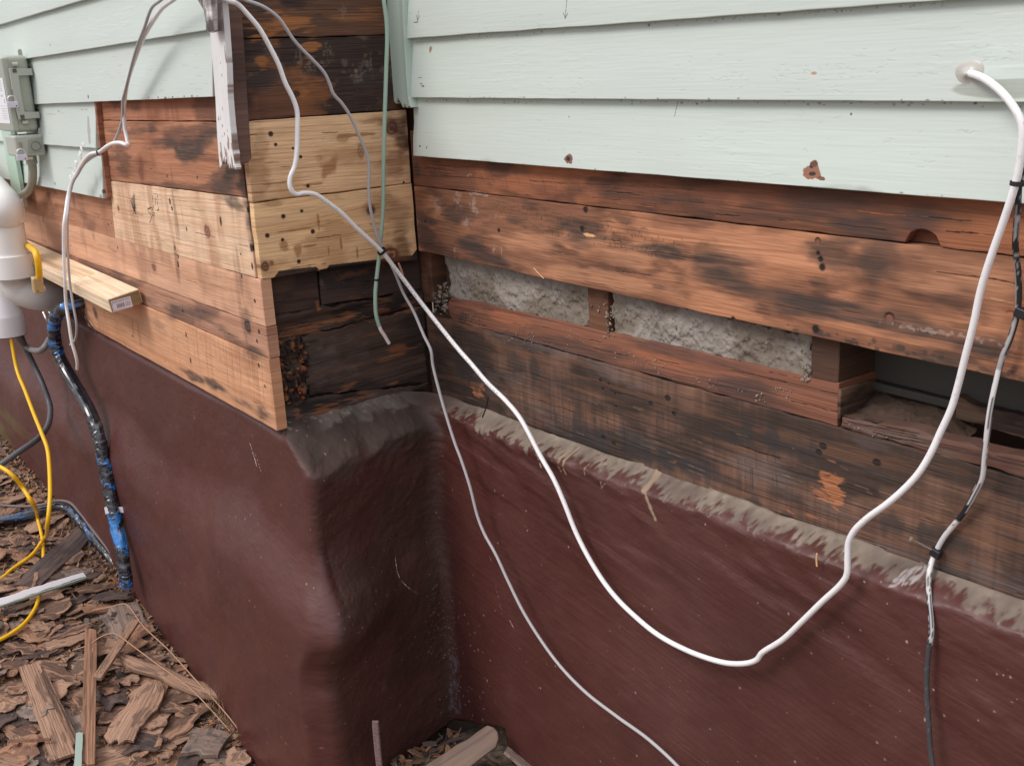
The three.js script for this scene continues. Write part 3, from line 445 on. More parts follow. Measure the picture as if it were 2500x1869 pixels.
  for (let i = 0; i < 14; i++) { const u = rr(1010, 2480); chip(u, lerp(382, 495, (u - 1007) / 1493) - rr(0, 2), rr(0.001, 0.004), 0.0012, rgb(140, 150, 138), 0.4); chip(u, lerp(237, 247, (u - 1003) / 1497) - rr(0, 2), rr(0.001, 0.004), 0.0012, rgb(130, 140, 128), 0.4); }
}
// fine splits and raised fibres running with the grain
for (const [sheet, boards, n] of [[sheetL, Lb, 14], [sheetR, Rb, 7], [sheetW, Wb, 26]]) for (const b of Object.values(boards)) { const q = b.q, sl = (q[1][1] - q[0][1]) / (q[1][0] - q[0][0]); for (let i = 0; i < n; i++) { const s = rnd(), f0 = b === Wb.a ? 0.58 : b === Lb.a ? 0.8 : 0.08, f = f0 + (0.94 - f0) * rnd(), a = lerp(q[0][0], q[1][0], s), y = lerp(lerp(q[0][1], q[1][1], s), lerp(q[3][1], q[2][1], s), f), L = rr(0.02, 0.12) * (sheet === sheetR ? 0.5 : 1); const pts = []; for (let k = 0; k <= 4; k++) pts.push([a + L * k / 4, y + sl * L * k / 4 + rr(-0.0012, 0.0012)]); const dk = rnd() < 0.75; sheet.line(pts, rr(0.0006, 0.0012), dk ? b.dark.map(v => v * 0.35) : b.light.map(v => Math.min(0.8, v * 1.25)), rr(0.35, 0.8), dk ? -0.3 : 0.12, 0.0008); } }
const matSet = (sheet, bs, bs2) => { const M = sheet.maps(); return { wood: std({ map: M.map, bumpMap: M.bumpMap, bumpScale: bs, roughness: 0.84 }), paint: std({ map: M.map, bumpMap: M.bumpMap, bumpScale: bs2, roughness: 0.55 }) }; };
const mL = matSet(sheetL, 0.005, 0.0014), mR = matSet(sheetR, 0.007, 0.0014), mW = matSet(sheetW, 0.006, 0.0016);
const mDark = std({ color: colr(rgb(92, 68, 54)), roughness: 0.95 });
const mEdgePaint = std({ color: colr(MINT_OLD), roughness: 0.6 });
const inset = (q, e = 0.0012) => [[q[0][0] + e, q[0][1] - e], [q[1][0] - e, q[1][1] - e], [q[2][0] - e, q[2][1] + e], [q[3][0] + e, q[3][1] + e]];
// plain timber texture with its own colours, uv in metres along x
function timberMat(o, w = 512, h = 256, la = 1.0, ly = 0.5, bs = 0.004, marks) {
  const s = new Sheet(w, h, 0, la, 0, ly), t = [0, 0, 0, 0]; s.each((a, y, k) => { timber(a, y, o, t); s.c.set(t.slice(0, 3), k * 3); s.b[k] = t[3]; });
  if (marks) marks(s); const M = s.maps(); for (const q of [M.map, M.bumpMap]) q.repeat.set(1 / la, 1 / ly);
  return std({ map: M.map, bumpMap: M.bumpMap, bumpScale: bs, roughness: 0.85 });
}
// ---- assemble the projecting wall
const wallL = thing('house_wall', 'projecting house wall with mint lap siding stripped to orange brown sheathing above the wrapped pipes', 'wall');
for (const k of 'abcdefg') {
  const thin = 'ab'.includes(k) ? 0.0012 : 0.0011;
  part(wallL, 'sheathing_board', slab(inset(Lb[k].q, thin), 'z', D + { a: 0, b: 0.001, c: 0.0016, d: 0, e: 0.0005, f: -0.0008, g: 0.001 }[k], 0.026, { seed: Lb[k].seed, sheet: sheetL, jag: 0.0009, amp: 0.0012, nf: 3 }), mL.wood,
    { c: 'pale patched board with pencilled 56', g: 'lowest sheathing board with thin dark runs' }[k]);
}
Ls.forEach((b, i) => part(wallL, 'siding_board', slab(b.q, 'z', D + 0.009, 0.008, { seed: 60 + i, sheet: sheetL, tilt: 0.016, jag: 0.0006, amp: 0.0009, nf: 2.5, bev: 0.0012, step: 0.05 }), mL.paint));
part(wallL, 'wall_core', boxGeo(-2.7, -0.028, -0.20, 0.86, D - 0.09, D - 0.0285), mDark);
// brown weathered ends showing at the cut siding
{
  const mEnd = timberMat({ seed: 5, light: rgb(160, 108, 80), dark: rgb(120, 80, 58), rings: 90 });
  for (const i of [3, 4]) { const q = Ls[i].q; part(wallL, 'siding_end', slab([[q[1][0], q[1][1] - 0.022], [q[1][0] + 0.013, q[1][1] - 0.022], [q[2][0] + 0.013, q[2][1] + 0.001], [q[2][0], q[2][1] + 0.001]], 'z', D + 0.0155, 0.014, { seed: 3 + i, bev: 0.001 }), mEnd); }
}
// ---- the short return wall
const wallR = thing('house_wall', 'short return wall of bare boards, pale pine above black rotten timber, between the two corners', 'wall');
for (const k of 'abcd') part(wallR, 'sheathing_board', slab(inset(Rb[k].q, 0.0013), 'x', { a: -0.001, b: -0.002, c: 0.0015, d: 0.003 }[k], 0.021, {
  seed: Rb[k].seed, sheet: sheetR, jag: 0.0012, amp: 0.0012, nf: 4, bottom: k === 'd' ? s => 0.008 * Math.sin(Math.PI * Math.min(1, s * 1.15)) * (s > 0.1 ? 1 : s * 10) : undefined }), mR.wood, { c: 'pale pine board with nail holes', d: 'lower pale pine board with rust brown knots' }[k]);
for (const k of 'ef') part(wallR, 'sheathing_board', slab(inset(Rb[k].q, 0.0015), 'x', k === 'e' ? -0.021 : -0.024, 0.02, { seed: Rb[k].seed, sheet: sheetR, jag: 0.0015, amp: 0.002, nf: 6 }), mR.wood);
part(wallR, 'rotten_board', slab(inset(Rb.g.q, 0.001), 'x', -0.022, 0.02, { seed: 7, sheet: sheetR, jag: 0.005, jf: 30, amp: 0.012, nf: 7, nfy: 48, step: 0.006 }), mR.wood, 'splintered rotten board');
part(wallR, 'rotten_board', slab(inset(Rb.h.q, 0.002), 'x', -0.021, 0.02, { seed: 8, sheet: sheetR, jag: 0.004, jf: 26, amp: 0.0045, nf: 6, nfy: 26, step: 0.007 }), mR.wood, 'grey black slab of rotten sill');
part(wallR, 'rotten_block', slab(inset(Rb.i.q, 0.0015), 'x', -0.024, 0.016, { seed: 9, sheet: sheetR, jag: 0.006, jf: 60, amp: 0.020, nf: 34, nfy: 48, step: 0.004 }), mR.wood, 'crumbled corner of the sill');
part(wallR, 'rotten_board', slab(inset(Rb.j.q, 0.001), 'x', -0.02, 0.02, { seed: 10, sheet: sheetR, jag: 0.004, jf: 26, amp: 0.007, nf: 9, nfy: 40, step: 0.007 }), mR.wood);
part(wallR, 'wall_core', boxGeo(-0.10, -0.047, -0.30, 0.86, -0.06, D - 0.03), mDark);
{ // crumbs of rotten wood in the corner and splinters along the split
  const gs = [];
  for (let i = 0; i < 150; i++) { const p = onX(rr(672, 752), rr(838, 985), -0.018), e = rr(0.003, 0.011); const g = new THREE.DodecahedronGeometry(e, 0); g.scale(rr(0.5, 1), rr(0.5, 1.2), rr(0.6, 1.6)); g.rotateX(rr(0, 3)); g.rotateY(rr(0, 3)); g.translate(p.x + rr(-0.012, 0.004), p.y, Math.min(p.z, D - 0.034)); gs.push(ni(g)); }
  const g = mergeGeometries(gs); vcolor(g, (p) => { const k = n2(p.z * 140, p.y * 140), c = k > 0.72 ? rgb(150, 84, 44) : k > 0.45 ? rgb(76, 54, 42) : rgb(34, 26, 22); return c; });
  part(wallR, 'crumbled_wood', g, std({ vertexColors: true, roughness: 0.95 })).userData.kind = 'stuff';
  const hs = [];
  for (let i = 0; i < 26; i++) { const t = rnd(), p = onX(680 + t * 350, 815 - t * 70 + rr(-14, 16), -0.018); const L = rr(0.008, 0.026), c = new THREE.CylinderGeometry(0.0004, 0.0011, L, 4); c.rotateX(Math.PI / 2 + rr(-0.6, 0.6)); c.rotateY(rr(-0.5, 0.5)); c.translate(p.x + rr(0, 0.012), p.y, p.z); hs.push(c.toNonIndexed()); }
  part(wallR, 'splinters', mergeGeometries(hs), std({ color: colr(rgb(120, 80, 54)), roughness: 0.9 })).userData.kind = 'stuff';
}
// ---- the long wall
const wallW = thing('house_wall', 'long house wall with three courses of mint lap siding over stained sheathing and a dark sill beam', 'wall');
{
  const notchC = WZ(2255, 590), notchR = 0.5 * (WZ(2298, 600)[0] - WZ(2212, 588)[0]);
  const q = inset(Wb.a.q), L = q[2][0] - q[3][0];
  part(wallW, 'sheathing_board', slab(q, 'z', 0.0008, 0.02, { seed: 51, sheet: sheetW, jag: 0.0009, amp: 0.0012, nf: 3, step: 0.008, ny: 5, bottom: s => { const d = Math.abs(q[3][0] + s * L - notchC[0]) / notchR; return d < 1 ? 0.021 * Math.sqrt(1 - d * d) : 0; } }), mW.wood, 'upper sheathing board with a half round notch');
  part(wallW, 'sheathing_board', slab(inset(Wb.b.q), 'z', 0.0, 0.021, { seed: 52, sheet: sheetW, jag: 0.0012, amp: 0.0016, nf: 3 }), mW.wood, 'wide stained sheathing board');
  part(wallW, 'sole_plate', slab(inset(Wb.c.q, 0.0008), 'z', -0.023, 0.10, { seed: 53, sheet: sheetW, jag: 0.0018, amp: 0.002, nf: 5, left: t => 0.02 * (2 * t - 1) * (2 * t - 1) }), mW.wood, 'reddish plate under the mortar');
  part(wallW, 'plate_remnant', slab(inset(Wb.d.q, 0.0008), 'z', -0.023, 0.03, { seed: 54, sheet: sheetW, jag: 0.004, amp: 0.003, nf: 7, nfy: 20, step: 0.012 }), mW.wood, 'broken plate edge below the open cavity');
  part(wallW, 'sill_beam', slab(inset(Wb.e.q, 0.001), 'z', -0.023, 0.05, { seed: 55, sheet: sheetW, jag: 0.0022, amp: 0.0028, nf: 5, nfy: 14, step: 0.012 }), mW.wood, 'rough sawn dark sill beam with orange splinter scars');
  Ws.forEach((b, i) => part(wallW, 'siding_board', slab(b.q, 'z', 0.008, 0.008, { seed: 80 + i, sheet: sheetW, tilt: 0.017, jag: 0.0007, amp: 0.0011, nf: 2.2, bev: 0.0014, step: 0.04, left: i === 2 ? t => (n2(t * 9, 3) - 0.5) * 0.012 : undefined }), mW.paint));
  // corner trim with a torn lower end
  const tl = (u, v) => { const p = onZ(u, v, 0.032); return [p.x, p.y]; };
  const trim = [tl(944, -40), tl(983, -40), tl(985, 60), tl(990, 160), tl(996, 236), tl(1003, 262), tl(997, 258), tl(992, 263), tl(988, 252), tl(983, 262), tl(978, 250), tl(973, 243), tl(970, 236), tl(966, 253), tl(960, 244), tl(958, 236), tl(952, 160), tl(946, 80)];
  part(wallW, 'corner_trim', polyZ(trim, 0.006, 0.026, 0.001), std({ color: colr(rgb(190, 208, 196)), roughness: 0.55 }), 'mint corner strip with its lower end torn off');
  const torn = (u, v, w, h) => { const p = tl(u, v); return boxGeo(p[0] - w, p[0] + w, p[1] - h, p[1] + h, 0.010, 0.028); };
  part(wallW, 'torn_fibres', mergeGeometries([torn(968, 240, 0.003, 0.008), torn(985, 252, 0.0028, 0.006), torn(978, 246, 0.002, 0.005), torn(995, 258, 0.002, 0.005)]), std({ color: colr(rgb(150, 92, 66)), roughness: 0.9 }));
  // sealant blob where the white cable enters
  const pb = onZ(2368, 180, 0.0195), g = new THREE.SphereGeometry(0.019, 28, 18, 0, Math.PI * 2, 0, Math.PI / 2); g.rotateX(Math.PI / 2); { const p = g.attributes.position; for (let i = 0; i < p.count; i++) { const x = p.getX(i), y = p.getY(i), z = p.getZ(i), an = Math.atan2(y, x), f = 1 + 0.10 * Math.sin(an * 2 + 1) + 0.05 * Math.sin(an * 3); const rr2 = Math.hypot(x, y) / 0.019; p.setXYZ(i, x * f, y * f, z * 0.22 + 0.006 * Math.exp(-rr2 * rr2 * 9)); } g.computeVertexNormals(); }
  g.translate(pb.x, pb.y, pb.z); part(wallW, 'sealant_blob', g, phys({ color: colr(rgb(188, 186, 178)), roughness: 0.4, clearcoat: 0.2 }), 'translucent blob of sealant');
}
{ // mortar nogging between the studs, studs, open cavity
  const mt = new Sheet(700, 300, 0, 1.4, 0, 0.6);
  mt.each((a, y, k) => { const n = fbm(a * 22, y * 22, 5), m = fbm(a * 90, y * 90, 3), p = ss(0.74, 0.84, n2(a * 170, y * 170)), f = 0.74 + 0.3 * n + 0.3 * (m - 0.5), br = ss(0.50, 0.66, fbm(a * 9 + 9, y * 16, 5)) * 0.75; let c = [0.345 * f, 0.305 * f, 0.27 * f]; c = c.map((v, i) => lerp(v, [0.17, 0.135, 0.10][i], br)); mt.c.set(c.map(v => v * (1 - 0.12 * p)), k * 3); mt.b[k] = 0.45 * n + 0.5 * m - 0.1 * p; });
  const M = mt.maps(); for (const q of [M.map, M.bumpMap]) q.repeat.set(1 / 1.4, 1 / 0.6);
  const mm = std({ map: M.map, bumpMap: M.bumpMap, bumpScale: 0.016, roughness: 0.95 });
  const B = pz(-0.026), rim = (seed) => ({ seed, jag: 0.007, jf: 60, amp: 0.0065, nf: 26, nfy: 30, step: 0.005, bev: 0.004 });
  const q1 = [B(1082, 610), B(1436, 690), B(1437, 806), B(1100, 730)], q2 = [B(1487, 700), B(1976, 820), B(1978, 932), B(1500, 826)];
  part(wallW, 'mortar_panel', slab(q1, 'z', -0.029, 0.03, { ...rim(3), left: t => -0.012 + 0.03 * (0.5 - Math.abs(t - 0.5)) }), mm, 'grey mortar filling beside the inner corner');
  part(wallW, 'mortar_panel', slab(q2, 'z', -0.029, 0.03, { ...rim(4), bottom: s => -0.006 * Math.sin(s * 9) }), mm, 'grey mortar filling beside the open cavity');
  // lumps of loose mortar at the ends and in the bites along the top
  const lump = (name, spots) => { const gs = spots.map(([u, v, r]) => { const p = onZ(u, v, -0.022), g = new THREE.DodecahedronGeometry(r, 0); g.scale(rr(0.5, 1.5), rr(0.4, 1), rr(0.3, 0.8)); g.rotateX(rr(0, 3)); g.rotateZ(rr(0, 3)); g.translate(p.x, p.y, p.z); return g; }); const m = part(wallW, name, vcolor(mergeGeometries(gs), p => { const k = 0.35 + 0.9 * n2(p.x * 190, p.y * 190); return [0.30 * k, 0.25 * k, 0.205 * k]; }), std({ vertexColors: true, roughness: 0.95 })); m.userData.kind = 'stuff'; };
  const sp = []; for (let i = 0; i < 60; i++) { const t = rnd(); sp.push([1072 + rr(-14, 22), 690 + t * 80, rr(0.002, 0.006)]); } for (let i = 0; i < 22; i++) sp.push([1487 + rr(-10, 14), 770 + rr(-10, 60), rr(0.0015, 0.0045)]); for (let i = 0; i < 26; i++) sp.push([1972 + rr(-16, 8), 860 + rr(-10, 70), rr(0.0015, 0.004)]); for (let i = 0; i < 40; i++) { const t = rnd(); sp.push([1110 + t * 860, 660 + t * 195 + rr(-4, 20), rr(0.0015, 0.004)]); }
  lump('loose_mortar', sp);
  const crumbs = []; for (let i = 0; i < 190; i++) { const c = [[1230, 815, 60], [1350, 838, 60], [1410, 820, 40], [1500, 860, 50], [1560, 885, 60], [1600, 890, 30], [1720, 930, 40], [1830, 960, 40], [1910, 955, 25], [1150, 775, 20], [1280, 800, 20], [2120, 1050, 60], [1260, 830, 40]][i % 13]; const u = c[0] + rr(-1, 1) * c[2]; crumbs.push([u, c[1] + (u - c[0]) * 0.25 + rr(-14, 14), rr(0.0008, 0.0026)]); }
  lump('mortar_crumbs', crumbs);
  const mStud = timberMat({ seed: 91, light: rgb(116, 76, 52), dark: rgb(80, 52, 38), rings: 60, dirt: [[rgb(58, 42, 34), 0.45, 9, 14, 0.7]] });
  const C = pz(-0.0235);
  const stud = (u0, u1, v0, v1, label) => { const a = C(u0, v1), b = C(u1, v1); const g = slab([[a[0], 0.14], [b[0], 0.14], [b[0], b[1]], [a[0], a[1]]], 'z', -0.0235, 0.09, { seed: u0, jag: 0.001 }); part(wallW, 'stud', g, mStud, label); };
  stud(1020, 1058, 0, 738); stud(1437, 1485, 0, 812); stud(1977, 2045, 0, 948, 'stud with broken nail holes at the open cavity');
  // open cavity: grey board at the back, dusty ledge, dark void
  const xa = C(2046, 950)[0], zb = -0.118;
  part(wallW, 'inner_panel', slab([[xa - 0.06, 0.20], [XR, 0.20], [XR, onZ(2500, 990, zb).y - 0.02], [xa - 0.06, onZ(2180, 935, zb).y]], 'z', zb, 0.012, { seed: 8 }), std({ color: colr(rgb(74, 72, 66)), roughness: 0.6 }), 'smooth grey board at the back of the cavity');
  part(wallW, 'inner_strip', slab([[xa - 0.06, onZ(2180, 936, zb).y], [XR, onZ(2500, 992, zb).y - 0.02], [XR, onZ(2500, 1020, zb).y - 0.02], [xa - 0.06, onZ(2180, 955, zb).y]], 'z', zb + 0.012, 0.012, { seed: 9 }), std({ color: colr(rgb(66, 64, 58)), roughness: 0.65 }));
  const mRough = timberMat({ seed: 93, light: rgb(112, 84, 62), dark: rgb(66, 48, 38), rings: 60, dirt: [[rgb(36, 28, 24), 0.5, 9, 30, 0.8]] });
  part(wallW, 'rough_batten', slab([[onZ(2335, 985, -0.105).x, onZ(2335, 968, -0.105).y], [XR, onZ(2500, 1015, -0.105).y - 0.02], [XR, onZ(2500, 1062, -0.105).y - 0.02], [onZ(2335, 1020, -0.105).x, onZ(2335, 1020, -0.105).y]], 'z', -0.100, 0.02, { seed: 10, amp: 0.006, nf: 14, nfy: 40, step: 0.01, jag: 0.004 }), mRough);
  // a short block standing behind the plate's broken end
  const bl = onZ(2052, 955, -0.024); part(wallW, 'plate_block', slab([[-0.11, bl.y + 0.001], [-0.0245, bl.y + 0.003], [-0.0245, bl.y - 0.045], [-0.11, bl.y - 0.045]], 'x', C(2049, 960)[0] + 0.004, 0.02, { seed: 12, jag: 0.002, amp: 0.002 }), mRough, 'dark broken end of the plate');
  const ledgeY = WK.t3b(1.2) - 0.006, pos = [], idx = [], uv = [], nx = 60, nz = 18, x0 = C(2050, 1010)[0], x1 = onZ(2318, 1060, -0.06).x;
  for (let j = 0; j <= nz; j++) for (let i = 0; i <= nx; i++) { const x = lerp(x0 - 0.01, x1 + 0.02 * n2(j * 0.7, 3), i / nx), z = lerp(-0.024, -0.125, j / nz); const h = WK.t3b(x) + 0.016 * fbm(x * 40, z * 40, 4) - 0.008 + 0.012 * ss(0.3, 1, j / nz) - 0.02 * ss(0.8, 1, i / nx); pos.push(x, h, z); uv.push(x, z); }
  for (let j = 0; j < nz; j++) for (let i = 0; i < nx; i++) { const a = j * (nx + 1) + i; idx.push(a, a + 1, a + nx + 1, a + 1, a + nx + 2, a + nx + 1); }
  const g = new THREE.BufferGeometry(); g.setAttribute('position', new THREE.Float32BufferAttribute(pos, 3)); g.setAttribute('uv', new THREE.Float32BufferAttribute(uv, 2)); g.setIndex(idx); g.computeVertexNormals();
  part(wallW, 'dust_heap', g, std({ map: M.map, bumpMap: M.bumpMap, bumpScale: 0.01, color: colr(rgb(138, 116, 104)), roughness: 1 }), 'grey dust lying in the cavity');
  // dark shell closing the wall behind
  part(wallW, 'wall_core', mergeGeometries([boxGeo(-0.05, XR, 0.12, 0.86, -0.11, -0.0225), boxGeo(-0.05, xa - 0.07, -0.2, 0.2, -0.14, -0.065), boxGeo(-0.05, XR + 0.1, -0.5, 0.5, -0.45, -0.4), boxGeo(XR, XR + 0.02, -0.5, 0.5, -0.45, -0.02), boxGeo(-0.05, XR, -0.5, -0.3, -0.4, -0.02)]), mDark);
}
// ---------------------------------------------------------------- painted concrete foundation
{
  const oL = -0.012, oR = 0.085, oW = 0.030, rc = 0.026, rf = 0.035;
  // plan of the face: [x, z, nx, nz] at arc length s
  const xs0 = -3.2, zL = D + oL, lenL = (oR - rc) - xs0, a1 = rc * Math.PI / 2, lenR = (zL - rc) - (oW + rf), a2 = rf * Math.PI / 2;
  const sA = lenL, sB = sA + a1, sC = sB + lenR, sD = sC + a2, sE = sD + 2.0 - oR - rf;
  const plan = s => {
    if (s < sA) return [xs0 + s, zL, 0, 1];
    if (s < sB) { const t = (s - sA) / rc; return [oR - rc + rc * Math.sin(t), zL - rc + rc * Math.cos(t), Math.sin(t), Math.cos(t)]; }
    if (s < sC) return [oR, zL - rc - (s - sB), 1, 0];
    if (s < sD) { const t = (s - sC) / rf; return [oR + rf - rf * Math.cos(t), oW + rf - rf * Math.sin(t), Math.cos(t), Math.sin(t)]; }
    return [oR + rf + (s - sD), oW, 0, 1];
  };
  const bL = lineAt(Lb.g.q[3], Lb.g.q[2]), bR = lineAt(Rb.j.q[3], Rb.j.q[2]), bW = WK.k4;
  const topY = s => { const [x, z] = plan(s); const l = bL(Math.max(-2.2, Math.min(0, x))), r = bR(Math.max(-0.02, Math.min(D, z))), w = bW(Math.max(0, x)); return s < sA - 0.02 ? l : s < sB + 0.02 ? lerp(l, r, ss(sA - 0.02, sB + 0.02, s)) : s < sC - 0.03 ? r : s < sD + 0.04 ? lerp(r, w, ss(sC - 0.03, sD + 0.04, s)) : w; };
  const sCor = (sA + sB) / 2, YB = -1.36;
  // where the rendering has broken away at the foot of the inner corner
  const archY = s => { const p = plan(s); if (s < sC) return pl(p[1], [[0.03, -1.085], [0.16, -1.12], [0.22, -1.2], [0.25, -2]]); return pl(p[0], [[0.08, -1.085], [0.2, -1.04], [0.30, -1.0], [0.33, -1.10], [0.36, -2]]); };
  // the corner swells out over a lower course and is undercut below it
  const swell = y => { let r = 0; for (let i = -2; i <= 2; i++) r += 0.9 * pl(-(y + i * 0.017), [[0.22, 0], [0.29, 0.026], [0.46, 0.030], [0.53, 0.044], [0.585, 0.085], [0.63, 0.110], [0.69, 0.120], [0.72, 0.105], [0.745, 0.072], [0.82, 0.058], [1.0, 0.058], [1.3, 0.05]]); return r / 5; };
  // the shoulder: the face leans back under the boards of the return and of the corner
  const lean = (s, y) => { const dt = topY(s) - y + 0.012, len = lerp(0.10, 0.08, ss(sB - 0.02, sB + 0.14, s)) + 0.03 * (n2(s * 18, 2) - 0.5), w = ss(sA - 0.16, sA, s) * (1 - ss(sC - 0.01, sD + 0.02, s)); return -0.108 * w * Math.pow(1 - Math.min(1, Math.max(0, dt / len)), 1.2) + swell(y + 0.012 * (fbm(s * 10, y * 8, 3) - 0.5)) * (1 + 0.5 * (fbm(s * 8 + 4, y * 9, 3) - 0.5)) * Math.exp(-Math.pow((s - sCor) / (s < sCor ? 0.12 : 0.17), 2)); };
  const out = (s, y) => {
    const dt = topY(s) - y; const wL = 1 - ss(sA - 0.03, sB, s), wR = ss(sA, sB, s) * (1 - ss(sC - 0.02, sD, s)), wW = ss(sC - 0.02, sD, s);
    let o = 0;
    o += wL * (-0.028 * (1 - ss(-0.004, 0.030, dt)) + 0.022 * Math.max(0, dt) + (0.05 + 0.02 * (fbm(s * 3, 2.2, 2) - 0.5)) * ss(0.46, 0.66, -y + 0.03 * Math.sin(s * 7)));
    o += wR * (0.016 * (fbm(s * 34 + 9, y * 44, 4) - 0.5) * (1 - ss(0.05, 0.12, dt)) - 0.020 * ss(0.08, 0.3, dt) * (1 - ss(0.32, 0.46, dt)));
    o += wW * (-0.056 * (1 - ss(-0.010, 0.018, dt)) + 0.010 * Math.max(0, dt) + 0.007 * (1 - ss(0.009, 0.013, dt + 0.012 * (fbm(s * 28, 3, 3) - 0.5))) * ss(0.28, 0.4, fbm(s * 7 + 2, 6, 2)) + 0.006 * (fbm(s * 50, y * 60, 3) - 0.5) * (1 - ss(0.03, 0.06, dt)));
    o += 0.010 * Math.exp(-Math.pow((s - sA + 0.3) / 0.2, 2)) * Math.sin(y * 9 + 1);
    // trowelled unevenness
    o += (fbm(s * 4 + 5, y * 4 + 3, 3) - 0.5) * 0.022 * (0.7 + wR * 0.5) * (1 - wL * (1 - ss(0, 0.22, dt))) + (fbm(s * 16, y * 20 + 8, 3) - 0.5) * (0.003 + 0.001 * wR) + (fbm(s * 60, y * 75, 3) - 0.5) * (0.0008 + 0.0016 * wR + 0.004 * wR * (1 - ss(0.06, 0.16, dt)));
    o += wW * 0.004 * ss(0.45, 0.6, fbm(s * 5 + 40, y * 22 + s * 6, 3)) * (1 - ss(0.1, 0.35, dt));
    o += wR * 0.007 * (fbm(s * 14 + 3, (y + plan(s)[1] * 0.3) * 46, 4) - 0.5) * ss(0.01, 0.05, dt) * (1 - ss(0.06, 0.16, dt));
    const ay = archY(s); if (y < ay + 0.01) o -= 0.035 * (1 - ss(-0.006, 0.006, y - ay + 0.006 * (n2(s * 60, 1) - 0.5)));
    return o;
  };
  const ss_ = []; for (let s = 0; s < sA - 0.6; s += 0.02) ss_.push(s); for (let s = sA - 0.6; s < sD + 0.35; s += 0.0062) ss_.push(s); for (let s = sD + 0.35; s < sE; s += 0.011) ss_.push(s);
  const pos = [], uv = [], idx = [], NY = 170, W = ss_.length;
  const um = s => pl(s, [[0, 0], [sA - 1.9, 0.03], [sA, 0.36], [sD, 0.52], [sE, 1]]);
  for (let j = 0; j <= NY; j++) for (const s of ss_) {
    const t = j / NY, yt = topY(s) + 0.012, y = lerp(yt, YB, Math.pow(t, 1.12)), p = plan(s), o = out(s, y);
    pos.push(p[0] + p[2] * o + lean(s, y), y, p[1] + p[3] * o); uv.push(um(s), (y - YB) / (0 - YB));
  }
  for (let j = 0; j < NY; j++) for (let i = 0; i < W - 1; i++) { const a = j * W + i; idx.push(a, a + W, a + 1, a + 1, a + W, a + W + 1); }
  const g = new THREE.BufferGeometry(); g.setAttribute('position', new THREE.Float32BufferAttribute(pos, 3)); g.setAttribute('uv', new THREE.Float32BufferAttribute(uv, 2)); g.setIndex(idx); g.computeVertexNormals();
  // paint, laid out by arc length and height
  const NW = 2048, NH = 1024, S = new Sheet(NW, NH, 0, 1, YB, 0);
  const inv = new Float32Array(NW); { for (let i = 0; i < NW; i++) { const u = (i + 0.5) / NW; inv[i] = pl(u, [[0, 0], [0.03, sA - 1.9], [0.36, sA], [0.52, sD], [1, sE]]); } }
  const tops = inv.map(s => topY(s)), arch = inv.map(s => archY(s));
  const base = rgb(84, 47, 43);
  S.each((u, y, k) => {
    const i = k % NW, s = inv[i], dt = tops[i] - y;
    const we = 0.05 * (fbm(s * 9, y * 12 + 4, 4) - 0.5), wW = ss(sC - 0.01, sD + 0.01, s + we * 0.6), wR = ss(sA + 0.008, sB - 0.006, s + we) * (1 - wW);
    const n = fbm(s * 3.2 + 4, y * 3.2, 4), f = fbm(s * 22, y * 30, 3), br = n2(s * 5 + y * 3, y * 190 + s * 26) * 0.45 + n2(s * 11, y * 330 + s * 50) * 0.35 + n2(s * 40, y * 600 + s * 120) * 0.2;
    let m = 0.86 + 0.26 * n + 0.16 * (f - 0.5) + (0.08 + 0.12 * wW) * (br - 0.5) + 0.3 * (fbm(s * 7 + 31, y * 5, 4) - 0.5);
    const c = [base[0] * m, base[1] * m * (0.97 + 0.1 * f), base[2] * m];
    const wb = 0.06 + 0.16 * wW; let b = 0.5 + (br - 0.5) * wb + (f - 0.5) * 0.2 + (fbm(s * 110, y * 110, 3) - 0.5) * (0.20 + 0.18 * wR) + wR * 0.28 * (fbm(s * 34, y * 46 + s * 10, 4) - 0.5), r = 0.45 + 0.22 * (n - 0.5) + 0.1 * (f - 0.5) + 0.30 * (fbm(s * 9 + 2, y * 1.6 + 7, 3) - 0.5);
    // bare grey mortar along the top of the long wall, ragged, with runs of splashed mortar
    const run = ss(0.66, 0.86, n2(s * 22 + 3, 1.5)) * 0.035 * n2(s * 90, 4);
    const th = -0.008 + 0.020 * fbm(s * 9, 7, 3) + run * 0.7;
    let gm = wW * (1 - ss(th - 0.003, th + 0.008, dt + 0.035 * (fbm(s * 130, y * 170, 4) - 0.5) + 0.012 * (fbm(s * 30, y * 30, 2) - 0.5))) * (0.85 + 0.5 * (f - 0.5));
    // on the return: grey dusty crust over the shoulder
    const wr2 = wR * (1 - ss(0.012, 0.055, dt + 0.05 * (fbm(s * 14, y * 30, 4) - 0.5) * 2)); gm = Math.max(gm, 0);
    const gg = 0.55 + 0.5 * f + 0.5 * (fbm(s * 90, y * 110, 3) - 0.5), grey = [0.265 * gg, 0.215 * gg, 0.168 * gg];
    for (let q = 0; q < 3; q++) c[q] = lerp(c[q], grey[q], Math.min(1, Math.max(0, gm)));
    r = lerp(r, 0.95, Math.min(1, Math.max(0, gm)));
    if (wR > 0) { const d = wR * ss(0.40, 0.62, fbm(s * 6 + 2, y * 5 + 3, 4)) * 0.45 + wR * 0.4; const q2 = rgb(58, 38, 29); for (let q = 0; q < 3; q++) c[q] = lerp(c[q], q2[q], d); r = lerp(r, 0.62, wR * 0.8); }  // return face darkened in the colour: its shade painted in, along with brown dirt
